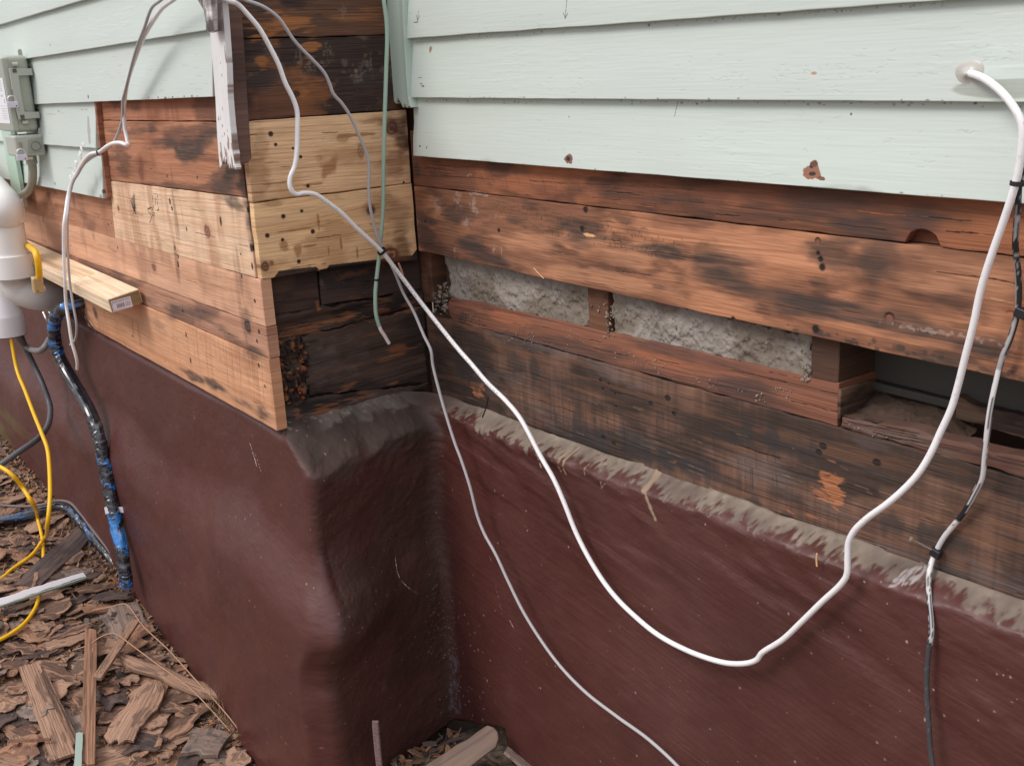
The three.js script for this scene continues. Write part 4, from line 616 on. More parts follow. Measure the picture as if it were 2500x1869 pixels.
    if (wR > 0) { const pz2 = plan(s)[1], du = wR * 0.8 * (1 - ss(0.05, 0.12, dt + 0.09 * (fbm(s * 24, y * 40, 4) - 0.5))), q3 = [0.048, 0.032, 0.026], st = wR * 0.42 * ss(0.03, 0.06, pz2) * (1 - ss(0.27, 0.33, pz2)) * (1 - ss(0.002, 0.012, dt - 0.012 * fbm(s * 20, 4, 2) + 0.03 * (fbm(s * 60, y * 90, 3) - 0.5))), q4 = [0.29 * (0.4 + f), 0.245 * (0.4 + f), 0.21 * (0.4 + f)]; for (let q = 0; q < 3; q++) c[q] = lerp(lerp(c[q], q3[q], du), q4[q], st); r = lerp(r, 0.9, Math.max(du, st)); }
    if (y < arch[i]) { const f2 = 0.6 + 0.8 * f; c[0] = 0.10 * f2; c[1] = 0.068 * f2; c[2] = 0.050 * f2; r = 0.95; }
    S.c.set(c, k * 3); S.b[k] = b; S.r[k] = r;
  });
  // marks: positions taken on the three faces
  const sW = (u, v) => { const p = onZ(u, v, oW); return [um(sD + p.x - oR - rf), p.y]; }, sR = (u, v) => { const p = onX(u, v, oR); return [um(sB + (zL - rc - p.z)), p.y]; }, sL = (u, v) => { const p = onZ(u, v, zL); return [um(p.x - xs0), p.y]; };
  const kW = (1 - 0.52) / (sE - sD), kR = 0.16 / (sD - sA), kL = 0.33 / 1.9;
  const spk = (p, k, r, col, str, asp = 1) => { S.box(p[0] - r * 2 * k, p[0] + r * 2 * k, p[1] - r * 2 * asp, p[1] + r * 2 * asp, (a, y, q) => { const d = Math.hypot((a - p[0]) / k, (y - p[1]) / asp) / r; const m = str * (1 - ss(0.6, 1.15, d)); if (m > 0) S.mix(q, col, m, 0.25, 0.8); }); };
  const PALE = rgb(206, 190, 180), BEIGE = rgb(196, 170, 134);
  for (let i = 0; i < 210; i++) { const u = rr(1080, 2490), v = rr(1020, 1860); spk(sW(u, v), kW, Math.pow(rnd(), 4) * 0.0020 + 0.0009, PALE, rr(0.2, 0.7), rr(0.8, 1.5)); }
  for (let i = 0; i < 70; i++) spk(sW(1150 + rr(-60, 70), 1600 + rr(-120, 200)), kW, rr(0.001, 0.002), PALE, rr(0.3, 0.7), rr(1, 2.5));
  for (let i = 0; i < 90; i++) spk(sR(rr(760, 1080), rr(1060, 1820)), kR, rr(0.001, 0.0022), rgb(150, 124, 108), rr(0.3, 0.7), rr(0.7, 1.5));
  for (let i = 0; i < 110; i++) spk(sL(rr(330, 760), rr(1000, 1800)), kL, rr(0.001, 0.002), PALE, rr(0.25, 0.6), rr(0.8, 1.6));
  const run = (f, k, pts, w, col, str) => { for (let i = 1; i < pts.length; i++) { const [a, b] = [pts[i - 1], pts[i]], n = 14; for (let j = 0; j <= n; j++) { const t = j / n, p = f(lerp(a[0], b[0], t), lerp(a[1], b[1], t)); if (rnd() > 0.28) spk(p, k, w * rr(0.6, 1.3), col, str); } } };
  run(sL, kL, [[603, 1085], [616, 1120], [622, 1140]], 0.0016, rgb(235, 230, 230), 0.85); run(sL, kL, [[616, 1105], [632, 1150]], 0.0013, rgb(235, 230, 230), 0.8); run(sL, kL, [[470, 980], [476, 1022]], 0.0012, PALE, 0.8);
  run(sR, kR, [[965, 1360], [963, 1390], [968, 1410], [990, 1430]], 0.0013, rgb(226, 214, 206), 0.8); run(sR, kR, [[990, 1430], [1020, 1448]], 0.001, PALE, 0.5);
  run(sW, kW, [[1214, 1428], [1232, 1500]], 0.0010, PALE, 0.8); run(sW, kW, [[1250, 1512], [1259, 1530]], 0.0012, PALE, 0.8); run(sW, kW, [[1198, 1358], [1203, 1372]], 0.0010, PALE, 0.7);
  for (const [pts, w] of [[[[1565, 1170], [1580, 1215], [1590, 1240], [1602, 1268]], 0.004], [[[1368, 1100], [1372, 1150]], 0.0042], [[[1378, 1100], [1386, 1155]], 0.004], [[[1430, 1125], [1432, 1162]], 0.0022], [[[1318, 1110], [1324, 1140]], 0.004], [[[1555, 1160], [1572, 1200]], 0.006], [[[1475, 1175], [1472, 1190], [1485, 1178]], 0.002]]) run(sW, kW, pts, w, rgb(150, 128, 108), 0.8);
  for (let i = 0; i < 50; i++) spk(sW(2195 + rr(-18, 24), 1417 + rr(-10, 12)), kW, rr(0.0012, 0.003), rgb(170, 160, 160), 0.7);
  for (let i = 0; i < 80; i++) { const t = rnd(); spk(sR(740 + t * 290, 1062 - t * 80 + rr(-20, 14)), kR, rr(0.002, 0.007), rgb(160, 146, 134), rr(0.1, 0.4), rr(0.3, 0.7)); }
  for (let i = 0; i < 90; i++) spk(sR(1090 + rr(-60, 20), 1480 + rr(-60, 120)), kR, rr(0.001, 0.004), rgb(120, 100, 104), rr(0.2, 0.5));
  for (let i = 0; i < 60; i++) spk(sR(1110 + rr(-14, 14), 1660 + rr(-70, 70)), kR, rr(0.002, 0.007), rgb(96, 88, 100), rr(0.15, 0.4), 2);
  for (let i = 0; i < 40; i++) { const p = sW(rr(1100, 2480), rr(1150, 1860)), e = rr(0.02, 0.09); S.line([p, [p[0] + e * kW, p[1] - e * rr(0.02, 0.12)]], 0.0008, rgb(112, 72, 66), 0.4, 0.1); }
  // moss low on the far stretch and next to the soil
  for (let i = 0; i < 60; i++) { const u = rr(300, 660), v = lerp(1400, 1869, (u - 300) / 340) - rr(0, 36); S.blob(sL(u, v), 0.006, 0.02, rgb(96, 92, 72), rr(0.2, 0.5), { nfa: 200, nfy: 60, edge: 1, soft: 0.7, rough: 0.9 }); }
  for (let i = 0; i < 12; i++) S.blob(sL(rr(0, 60), rr(960, 1120)), 0.008, 0.05, rgb(100, 92, 50), 0.4, { nfa: 160, nfy: 40, edge: 1, soft: 0.7 });
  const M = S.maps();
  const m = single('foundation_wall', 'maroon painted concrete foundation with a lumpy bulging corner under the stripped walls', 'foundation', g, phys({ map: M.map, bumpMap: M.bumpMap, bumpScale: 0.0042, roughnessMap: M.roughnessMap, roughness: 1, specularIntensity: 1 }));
}
// ---------------------------------------------------------------- broken corner board on the outer corner
{
  const t = thing('corner_board', 'broken corner board, white flaking strip with brown unpainted back, above the return wall', 'trim');
  const f = (u, v) => { const p = onZ(u, v, D + 0.040); return [p.x, p.y]; };
  const white = [f(503, -60), f(538, -60), f(541, 0), f(546, 60), f(553, 160), f(556, 240), f(562, 310), f(567, 350), f(571, 375), f(572, 400), f(575, 408), f(573, 414), f(571, 402), f(569, 413), f(565, 411), f(562, 398), f(560, 413), f(556, 403), f(552, 386), f(549, 402), f(546, 384), f(543, 398), f(540, 404), f(536, 410), f(533, 380), f(529, 330), f(525, 240), f(517, 140), f(511, 70), f(507, 0)];
  const S = new Sheet(128, 1024, -0.2, 0.05, 0.1, 0.9); S.each((a, y, k) => { const n = fbm(a * 60, y * 20, 4), w = fbm(a * 160, y * 30, 3); const f1 = 0.93 + 0.1 * (n - 0.5); S.c.set([0.84 * f1, 0.83 * f1, 0.83 * f1], k * 3); S.b[k] = 0.5 + (n - 0.5) * 0.4 + (w - 0.5) * 0.3; });
  for (let i = 0; i < 34; i++) S.blob([rr(-0.1, 0.02), rr(0.15, 0.8)], rr(0.001, 0.003), rr(0.002, 0.006), rgb(110, 90, 82), 0.8, { nfa: 120, nfy: 120, soft: 0.3 });
  for (let i = 0; i < 22; i++) { const p = f(lerp(536, 574, rnd()), 412 - Math.pow(rnd(), 2) * 60); S.blob(p, rr(0.0015, 0.004), rr(0.006, 0.02), rgb(146, 104, 82), 0.85, { nfa: 160, nfy: 40, edge: 0.9, soft: 0.3 }); }
  for (let i = 0; i < 14; i++) { const k = rnd(), p = f(lerp(541, 572, k) - 2, lerp(0, 390, k)); S.blob(p, rr(0.0015, 0.003), rr(0.008, 0.025), rgb(120, 92, 80), 0.8, { nfa: 160, nfy: 40, edge: 0.9, soft: 0.3 }); }
  const M = S.maps(), wg = polyZ(white, D + 0.027, 0.013, 0.001); { const p = wg.attributes.position, uv = []; for (let i = 0; i < p.count; i++) uv.push((p.getX(i) + 0.2) / 0.25, (p.getY(i) - 0.1) / 0.8); wg.setAttribute('uv', new THREE.Float32BufferAttribute(uv, 2)); }
  part(t, 'painted_strip', wg, std({ map: M.map, bumpMap: M.bumpMap, bumpScale: 0.003, roughness: 0.6 }), 'white painted strip with jagged broken end');
  const r = (u, v) => { const p = onX(u, v, 0.024); return [p.z, p.y]; };
  const brown = [r(541, -60), r(583, -60), r(588, 0), r(595, 100), r(601, 200), r(608, 300), r(613, 370), r(614, 386), r(606, 396), r(598, 398), r(592, 404), r(580, 402), r(574, 400), r(571, 370), r(566, 330), r(556, 230), r(548, 100), r(543, 0)];
  const mB = timberMat({ seed: 71, light: rgb(112, 80, 68), dark: rgb(78, 56, 48), rings: 120, dirt: [[rgb(56, 40, 36), 0.4, 4, 8, 0.6]] });
  part(t, 'backing_board', polyX(brown, 0.006, 0.018, 0.001), mB, 'brown unpainted side of the corner board');
  const g = (u, v) => { const p = onZ(u, v, D + 0.062); return [p.x, p.y]; };
  const flap = [g(470, -40), g(527, -40), g(528, 20), g(529, 74), g(520, 77), g(507, 80), g(503, 72), g(498, 50), g(494, 25), g(482, 5), g(476, -10)];
  const mF = timberMat({ seed: 72, light: rgb(140, 132, 128), dark: rgb(70, 62, 60), rings: 220, drip: 0.8, dirt: [[rgb(236, 232, 230), 0.36, 40, 14, 0.9], [rgb(46, 40, 40), 0.42, 30, 12, 0.7]] });
  part(t, 'weathered_flap', polyZ(flap, D + 0.050, 0.010, 0.001), mF, 'weathered grey flap with peeling white paint');
}
// ---------------------------------------------------------------- cables
const P3 = a => a.map(([u, v, ax, c]) => ax === 'g' ? onGround(u, v, c) : hit(u, v, ax, c));
const xp = (c, a) => a.map(([u, v]) => [u, v, 'x', c]), zp = (c, a) => a.map(([u, v, e]) => [u, v, 'z', e ?? c]);
const ringAt = (p, dir, r, w, th = 0.0016) => { const g = new THREE.CylinderGeometry(r, r, w, 14, 1, true); const h = new THREE.CylinderGeometry(r - th, r - th, w, 14, 1, true); const t1 = new THREE.TorusGeometry(r - th / 2, th / 2, 6, 14); t1.rotateX(Math.PI / 2); const t2 = t1.clone(); t1.translate(0, w / 2, 0); t2.translate(0, -w / 2, 0); const m = mergeGeometries([ni(g), ni(h), ni(t1), ni(t2)]); m.applyQuaternion(new THREE.Quaternion().setFromUnitVectors(new THREE.Vector3(0, 1, 0), dir.clone().normalize())); m.translate(p.x, p.y, p.z); return m; };
const mBlack = std({ color: colr([0.018, 0.018, 0.02]), roughness: 0.45 });
{
  const left = [[421, 0, 0.065], [396, 19, 0.065], [373, 51, 0.062], [348, 95, 0.06], [335, 127, 0.06], [320, 168, 0.06], [310, 203, 0.058], [304, 241, 0.056], [302, 269, 0.054], [305, 316, 0.052], [310, 341, 0.052], [312, 355, 0.054], [306, 353, 0.06], [297, 349, 0.06], [278, 349, 0.058], [259, 358, 0.056], [243, 370, 0.056], [219, 377, 0.056], [203, 395, 0.058], [188, 421, 0.062], [175, 444, 0.068], [166, 475, 0.08], [160, 515, 0.10], [156, 545, 0.112], [155, 607, 0.118], [158, 686, 0.122], [161, 743, 0.122], [168, 790, 0.125], [175, 835, 0.125], [184, 866, 0.12], [188, 884, 0.116], [188, 900, 0.112]].map(([u, v, e]) => [u, v, 'z', D + e]);
  const top = [[460, -26], [505, -24]].map(([u, v]) => [u, v, 'z', D + 0.066]);
  const mid = xp(0.07, [[550, 0], [579, 9.5], [604, 35], [633, 70], [658, 114], [680, 158], [696, 202], [715, 240], [725, 272], [725.5, 316], [724, 373], [718, 408], [708, 433], [708, 456], [718, 472], [726, 474], [740, 471], [769, 474], [800, 494], [835, 521], [868, 554], [930, 612], [974, 667]]);
  const right = zp(0.062, [[1035, 747], [1119, 852], [1149, 886], [1190, 934], [1237, 980], [1271, 1022], [1321, 1115], [1353, 1171], [1378, 1228], [1404, 1294], [1432, 1351], [1470, 1414], [1505, 1459], [1543, 1497], [1605, 1548], [1684, 1590], [1763, 1616], [1800, 1620], [1831, 1617], [1849, 1609], [1860, 1594], [1911, 1561], [1958, 1517], [2006, 1470], [2055, 1424], [2068, 1402], [2070, 1358], [2072, 1325], [2085, 1297], [2116, 1266], [2164, 1231], [2205, 1196, 0.058], [2243, 1155, 0.054], [2272, 1108, 0.05], [2297, 1054, 0.046], [2323, 997, 0.044], [2340, 940, 0.044], [2357, 872, 0.046], [2377, 794, 0.048], [2394, 713, 0.05], [2414, 645, 0.052], [2448, 548, 0.054], [2469, 485, 0.056], [2486, 424, 0.056], [2496, 356, 0.057], [2496, 305, 0.057], [2482, 271, 0.056], [2455, 234, 0.052], [2421, 203, 0.044], [2394, 187, 0.036], [2370, 179, 0.024]]);
  const pts = P3([...left.reverse(), ...top, ...mid, ...right]);
  const t = thing('electric_cable', 'thick white printed cable drooping in a deep loop and entering the siding through sealant', 'cable');
  const curve = new THREE.CatmullRomCurve3(pts, false, 'centripetal');
  const canvas = (text) => { const cv = document.createElement('canvas'); cv.width = 2048; cv.height = 64; const x = cv.getContext('2d'); x.fillStyle = '#f1eff0'; x.fillRect(0, 0, 2048, 64);
    for (let i = 0; i < 700; i++) { x.fillStyle = `rgba(${110 + rnd() * 60},${100 + rnd() * 50},${95 + rnd() * 50},${0.04 + rnd() * 0.16})`; x.fillRect(rnd() * 2048, rnd() * 64, 1 + rnd() * 5, 1 + rnd() * 6); }
    if (text) { x.fillStyle = '#5c5a62'; x.font = '13px monospace'; for (const y of [12, 33, 54]) x.fillText(text, 10, y); }
    const ct = new THREE.CanvasTexture(cv); ct.colorSpace = THREE.SRGBColorSpace; ct.wrapS = ct.wrapT = THREE.RepeatWrapping; return phys({ map: ct, roughness: 0.4, clearcoat: 0.15 }); };
  const sp = curve.getSpacedPoints(1200), near = p => { let b = 0, m = 9; sp.forEach((q, i) => { const d = q.distanceTo(p); if (d < m) { m = d; b = i; } }); return b; };
  const i0 = near(hit(960, 650, 'x', 0.07)), i1 = near(hit(1330, 1132, 'z', 0.062)), sub = sp.slice(i0, i1 + 1);
  part(t, 'sheath', tube(sp.slice(0, i0 + 1), 0.0049, { seg: i0, rad: 14 }), canvas()); part(t, 'sheath', tube(sp.slice(i1), 0.0049, { seg: 1200 - i1, rad: 14 }), canvas());
  part(t, 'printed_section', new THREE.TubeGeometry(new THREE.CatmullRomCurve3(sub), 240, 0.0049, 16, false), canvas('135 AC7N CAT-5E 14471 ETL 3 PKT 10385.2 TIA/EIA-568-B.2 CAT-5E VERIFIED 24AWG 4PR 75C TYPE CMR (UL) 90 FT 02 CAT-5E 14471 ETL 3 PKT 10385.2 TIA/EIA-568-B.2 CAT-5E VERIFIED 24AWG 4PR'), 'stretch printed with dark lettering');
  const a = hit(930, 612, 'x', 0.066), d = pts[54] ? hit(974, 667, 'x', 0.07).sub(hit(868, 554, 'x', 0.07)) : null;
  part(t, 'cable_tie', ringAt(hit(932, 613, 'x', 0.069), d, 0.0108, 0.005), mBlack);
  const tie2 = hit(243, 371, 'z', D + 0.054), tail = mergeGeometries([ni(ringAt(tie2, hit(259, 358, 'z', D + 0.056).sub(hit(219, 377, 'z', D + 0.056)), 0.0095, 0.005))]);
  part(t, 'cable_tie', tail, mBlack);
  // flakes of white paint stuck to the cable's lower run
  const fl = []; for (let i = 0; i < 26; i++) { const k = rnd(), p = hit(lerp(206, 172, k) + rr(-4, 3), lerp(346, 440, k), 'z', D + 0.064); const g = new THREE.DodecahedronGeometry(rr(0.003, 0.008), 0); g.scale(1, 1.4, 0.35); g.rotateZ(rr(0, 3)); g.translate(p.x, p.y, p.z); fl.push(ni(g)); }
  part(t, 'paint_flakes', mergeGeometries(fl), std({ color: colr([0.78, 0.77, 0.77]), roughness: 0.7 }));
}
{
  const left = [[392, 0, 0.072], [370, 19, 0.072], [351, 70, 0.07], [335, 111, 0.068], [323, 152, 0.066], [313, 190, 0.064], [305, 222, 0.062], [299, 247, 0.06], [299, 285, 0.056], [291, 316, 0.052], [278, 345, 0.05], [266, 358, 0.05], [243, 374, 0.05], [221, 386, 0.052], [203, 402, 0.056], [190, 424, 0.062], [178, 444, 0.07], [170, 475, 0.082], [166, 510, 0.10], [164, 530, 0.11], [164, 575, 0.115], [166, 638, 0.118], [171, 700, 0.118], [179, 750, 0.12], [186, 790, 0.12], [185, 822, 0.12], [178, 836, 0.12], [171, 841, 0.12]].map(([u, v, e]) => [u, v, 'z', D + e]);
  const top = [[430, -34], [500, -46], [560, -20]].map(([u, v]) => [u, v, 'z', D + 0.075]);
  const mid = xp(0.06, [[598, 0], [642, 16], [677, 41], [696, 66], [715, 95], [734, 117], [763, 146], [791, 177], [804, 203], [813, 228], [835, 253], [854, 282], [877, 332], [896, 380], [901, 408], [900, 459], [904, 508], [923, 580], [937, 612], [963, 663], [984, 714]]);
  const right = zp(0.072, [[1010, 761], [1035, 819], [1052, 855], [1057, 892], [1075, 964], [1093, 1026], [1113, 1088], [1125, 1119], [1147, 1186], [1166, 1260], [1182, 1301], [1211, 1354], [1242, 1421], [1284, 1504], [1356, 1611], [1424, 1684], [1503, 1746], [1582, 1803], [1650, 1865], [1680, 1900], [1720, 1960], [1790, 2080, 0.09], [1850, 2260, 0.12], [1890, 2500, 0.2], [1900, 2640, 0.28]]);
  const pts = P3([...left.reverse(), ...top, ...mid, ...right]);
  single('electric_cable', 'thin grey cable hanging down past the inner corner and across the maroon concrete', 'cable', tube(pts, 0.0036, { seg: 700, rad: 10 }), phys({ color: colr(rgb(176, 172, 174)), roughness: 0.45 }));
}
{
  const t = thing('electric_cable', 'pale green cable hanging straight down by the inner corner, its white end stripped', 'cable');
  part(t, 'sheath', tube(P3(xp(0.05, [[935, -60], [937, 0], [943, 47], [945, 95], [943, 158], [941, 222], [938, 316], [936, 411], [935, 510], [930, 570], [926, 620], [919, 681], [916, 718], [918, 768], [925, 794]])), 0.0046, { rad: 10 }), phys({ color: colr(rgb(154, 180, 164)), roughness: 0.5 }));
  part(t, 'stripped_end', tube(P3(xp(0.05, [[924, 790], [930, 806], [938, 818], [945, 830], [949, 837]])), 0.0042, { rad: 9 }), std({ color: colr(rgb(226, 216, 210)), roughness: 0.7 }), 'white stripped end');
  part(t, 'tape_band', ringAt(hit(919, 683, 'x', 0.05), new THREE.Vector3(0.02, 1, 0.06), 0.0052, 0.004), mBlack);
}
{
  const list = [[2505, 330, 0.056], [2500, 400, 0.052], [2489, 451, 0.047], [2486, 508, 0.042], [2482, 556, 0.038], [2480, 601, 0.032], [2487, 669, 0.02], [2486, 753, 0.014], [2469, 821, 0.018], [2448, 872, 0.022], [2431, 940, 0.024], [2418, 1004, 0.024], [2410, 1065, 0.02], [2404, 1111, 0.014], [2398, 1165, 0.006], [2379, 1206, 0.0], [2354, 1250, -0.008], [2332, 1278, -0.012], [2306, 1310, -0.014], [2288, 1342, -0.014], [2275, 1373, -0.006], [2268, 1411, 0.012], [2270, 1463, 0.036], [2274, 1510, 0.044], [2275, 1542, 0.048], [2268, 1590, 0.05], [2263, 1653, 0.052], [2264, 1701, 0.054], [2268, 1764, 0.056], [2272, 1827, 0.058], [2278, 1869, 0.06], [2290, 1940, 0.062], [2310, 2200, 0.066], [2330, 2600, 0.07], [2340, 3000, 0.075]];
  const pts = P3(zp(0, list)), t = thing('electric_cable', 'black cable smeared with white paint, clipped down the long wall beside the open cavity', 'cable');
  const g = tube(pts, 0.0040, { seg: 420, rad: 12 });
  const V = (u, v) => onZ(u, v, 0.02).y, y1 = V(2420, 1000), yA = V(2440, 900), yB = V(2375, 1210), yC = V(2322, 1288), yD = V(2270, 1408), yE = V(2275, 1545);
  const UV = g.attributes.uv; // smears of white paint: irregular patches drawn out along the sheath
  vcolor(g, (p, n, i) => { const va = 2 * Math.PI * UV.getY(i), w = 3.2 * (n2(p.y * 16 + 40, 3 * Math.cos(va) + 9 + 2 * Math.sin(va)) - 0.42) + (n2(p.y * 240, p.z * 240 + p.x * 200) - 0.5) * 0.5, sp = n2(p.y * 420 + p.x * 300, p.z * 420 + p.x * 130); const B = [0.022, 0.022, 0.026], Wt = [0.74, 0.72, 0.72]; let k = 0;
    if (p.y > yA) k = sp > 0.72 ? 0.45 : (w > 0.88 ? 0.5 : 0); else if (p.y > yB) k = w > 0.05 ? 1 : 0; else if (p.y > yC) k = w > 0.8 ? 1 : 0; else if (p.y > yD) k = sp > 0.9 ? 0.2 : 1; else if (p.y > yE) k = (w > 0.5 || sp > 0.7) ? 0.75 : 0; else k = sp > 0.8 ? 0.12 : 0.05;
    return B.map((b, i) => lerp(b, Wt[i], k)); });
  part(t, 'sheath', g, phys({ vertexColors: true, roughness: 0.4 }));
  const clip = (u, v, z, nu, nv, dx, tip) => { const p = onZ(u, v, z), c = new RoundedBoxGeometry(0.016, 0.013, 0.012, 2, 0.002); c.rotateZ(-0.25); c.translate(p.x + dx, p.y, p.z + 0.002); const q = part(t, 'cable_clip', c, mBlack, 'black plastic clip'); const n = onZ(nu, nv, z + tip), dr = p.clone().sub(n), L = dr.length(); const gs = [new THREE.CylinderGeometry(0.0014, 0.0014, L, 8)]; const hd = new THREE.CylinderGeometry(0.0036, 0.0036, 0.0016, 12); hd.translate(0, -L / 2, 0); gs.push(hd); const ng = mergeGeometries(gs); ng.applyQuaternion(new THREE.Quaternion().setFromUnitVectors(new THREE.Vector3(0, 1, 0), dr.normalize())); ng.translate((p.x + n.x) / 2, (p.y + n.y) / 2, (p.z + n.z) / 2); return [q, ng]; };
  const [c1, n1] = clip(2490, 762, 0.014, 2458, 756, 0.004, 0.016); part(c1, 'nail', n1, std({ color: colr(rgb(196, 140, 104)), metalness: 0.8, roughness: 0.4 }));
  const [c2, n2_] = clip(2288, 1348, -0.013, 2225, 1315, 0, 0.034); part(c2, 'nail', n2_, std({ color: colr(rgb(200, 190, 176)), metalness: 0.8, roughness: 0.4 }));
  part(t, 'cable_tie', ringAt(onZ(2486, 447, 0.052), new THREE.Vector3(0.06, 1, 0), 0.0095, 0.0045), mBlack);
}
// ---------------------------------------------------------------- switch boxes on the siding
const GREYBOX = rgb(168, 172, 160);
{
  const X0 = onZ(92, 318, D + 0.030).x, mg = phys({ color: colr(GREYBOX), roughness: 0.42, clearcoat: 0.2 }), mg2 = phys({ color: colr(rgb(178, 180, 170)), roughness: 0.42 });
  const z = (a, b, x = X0) => { const p = onX(a / 5.515, 100 + b / 5.515, x); return [p.z, p.y]; };
  const rb = (x0, x1, y0, y1, z0, z1, r = 0.008) => { const g = new RoundedBoxGeometry(x1 - x0, y1 - y0, z1 - z0, 3, r); g.translate((x0 + x1) / 2, (y0 + y1) / 2, (z0 + z1) / 2); return g; };
  const yT = z(260, 190)[1], yB = z(330, 1225)[1], zF = z(112, 700)[0], zBk = D + 0.026;
  const t = thing('switch_box', 'grey electrical disconnect box with side handle, screwed to the mint siding', 'electrical box');
  part(t, 'body', rb(X0 - 0.19, X0, yB, yT, zBk, zF, 0.014), mg);
  part(t, 'lid', rb(X0 - 0.186, X0 + 0.003, yB + 0.004, yT - 0.004, lerp(zBk, zF, 0.80), zF + 0.006, 0.006), mg);
  const br = polyX([z(100, 368), z(405, 372), z(425, 460), z(232, 470), z(262, 700), z(312, 950), z(508, 952), z(520, 1035), z(240, 1056), z(205, 930), z(150, 650)], X0 + 0.002, 0.012, 0.0015);
  const h = part(t, 'handle_bracket', br, mg2, 'C shaped bracket around the switch lever');
  for (const [a, b] of [[175, 400], [282, 1020]]) { const p = z(a, b); const g = rb(X0 + 0.012, X0 + 0.0155, p[1] - 0.006, p[1] + 0.006, p[0] - 0.006, p[0] + 0.006, 0.001); part(h, 'slot', g, std({ color: colr(rgb(86, 86, 80)), roughness: 0.7 })); }
  for (const [a, b] of [[185, 315], [325, 1095]]) { const p = z(a, b), g = new THREE.CylinderGeometry(0.0065, 0.0065, 0.016, 14); g.rotateX(Math.PI / 2); g.translate(X0 + 0.008, p[1], p[0]); part(t, 'hinge_screw', g, std({ color: colr(rgb(190, 184, 172)), metalness: 0.5, roughness: 0.4 })); }
  { const p = z(285, 150); const g = polyX([[p[0] - 0.006, p[1] - 0.014], [p[0] - 0.006, p[1] + 0.006], [p[0] - 0.001, p[1] + 0.011], [p[0] + 0.006, p[1] + 0.006], [p[0] + 0.006, p[1] - 0.014]], X0 - 0.02, 0.004, 0.0005); part(t, 'mounting_ear', g, mg); }
  { const p = z(155, 690); part(t, 'hasp', rb(X0 + 0.003, X0 + 0.012, p[1] - 0.008, p[1] + 0.009, p[0] - 0.004, p[0] + 0.003, 0.001), std({ color: colr(rgb(150, 140, 128)), metalness: 0.5, roughness: 0.5 })); }
  const cv = document.createElement('canvas'); cv.width = 256; cv.height = 512; const c = cv.getContext('2d'); c.fillStyle = '#eceef2'; c.fillRect(0, 0, 256, 512); c.fillStyle = '#7a86b0'; c.font = 'bold 34px sans-serif'; c.fillText('A/C', 150, 210); c.fillStyle = '#505a78'; c.fillRect(206, 240, 18, 14); c.fillRect(206, 266, 18, 14); c.fillStyle = '#9fd0e8'; c.fillRect(0, 310, 256, 6); c.fillStyle = '#a8a8b0'; for (let i = 0; i < 7; i++) c.fillRect(120, 340 + i * 20, 110, 5); for (let i = 0; i < 6; i++) c.fillRect(20, 30 + i * 22, 190, 7);
  const ct = new THREE.CanvasTexture(cv); ct.colorSpace = THREE.SRGBColorSpace; const sg = new THREE.PlaneGeometry(0.15, (yT - yB) * 0.6); sg.translate(X0 - 0.09, lerp(yB, yT, 0.42), zF + 0.0068); part(t, 'sticker', sg, std({ map: ct, roughness: 0.5 }), 'white printed sticker');
  // the small box beneath
  const t2 = thing('switch_box', 'small grey outlet box with a round emblem, hung under the disconnect box', 'electrical box');
  const X1 = X0 + 0.012, w = (a, b) => z(a, b, X1), yt = w(400, 1262)[1], yb = w(400, 1548)[1], zf = w(200, 1400)[0], zb2 = Math.max(w(600, 1400)[0], D + 0.018);
  part(t2, 'body', rb(X1 - 0.12, X1, yb, yt, zb2, zf, 0.007), mg2);
  const cp = polyX([w(378, 1325), w(585, 1290), w(592, 1490), w(385, 1512)].map(p => p), X1 + 0.0002, 0.004, 0.001); const cv2 = part(t2, 'cover_plate', cp, phys({ color: colr(rgb(150, 152, 142)), roughness: 0.4 }));
  { const p = w(473, 1412), g = new THREE.TorusGeometry(0.014, 0.0016, 8, 28); g.rotateY(Math.PI / 2); g.translate(X1 + 0.0048, p[1], p[0]); part(cv2, 'round_emblem', g, std({ color: colr(rgb(120, 122, 114)), roughness: 0.5 })); }
  { const p = w(555, 1215), g = polyX([[p[0] - 0.008, p[1] - 0.016], [p[0] - 0.008, p[1] + 0.006], [p[0] - 0.003, p[1] + 0.012], [p[0] + 0.005, p[1] + 0.008], [p[0] + 0.008, p[1] - 0.016]], X1 - 0.02, 0.008, 0.001); part(t2, 'mounting_ear', g, mg2); }
  { const p = w(405, 1580), g = new THREE.CylinderGeometry(0.006, 0.006, 0.014, 12); g.rotateX(Math.PI / 2); g.translate(X1 - 0.006, p[1], p[0]); part(t2, 'screw', g, std({ color: colr(rgb(190, 184, 172)), metalness: 0.5, roughness: 0.4 })); }
  { const p = w(270, 1400); part(t2, 'hasp', rb(X1, X1 + 0.009, p[1] - 0.009, p[1] + 0.009, p[0] - 0.003, p[0] + 0.003, 0.001), std({ color: colr(rgb(150, 140, 128)), metalness: 0.5, roughness: 0.5 })); }
  const lock = (a0, b0, a1, b1, xx, label) => {
    const k = thing('padlock', label, 'padlock', undefined), p = z((a0 + a1) / 2, lerp(b0, b1, 0.72), xx), q = z((a0 + a1) / 2, b0, xx), wz = Math.abs(z(a0, b1, xx)[0] - z(a1, b1, xx)[0]), hb = Math.abs(z(a0, b0, xx)[1] - z(a0, b1, xx)[1]);
    const g = new RoundedBoxGeometry(0.012, hb * 0.5, wz, 2, 0.002); g.translate(xx, p[1], p[0]); const b = part(k, 'body', g, phys({ color: colr(rgb(214, 210, 226)), metalness: 0.35, roughness: 0.35 }));
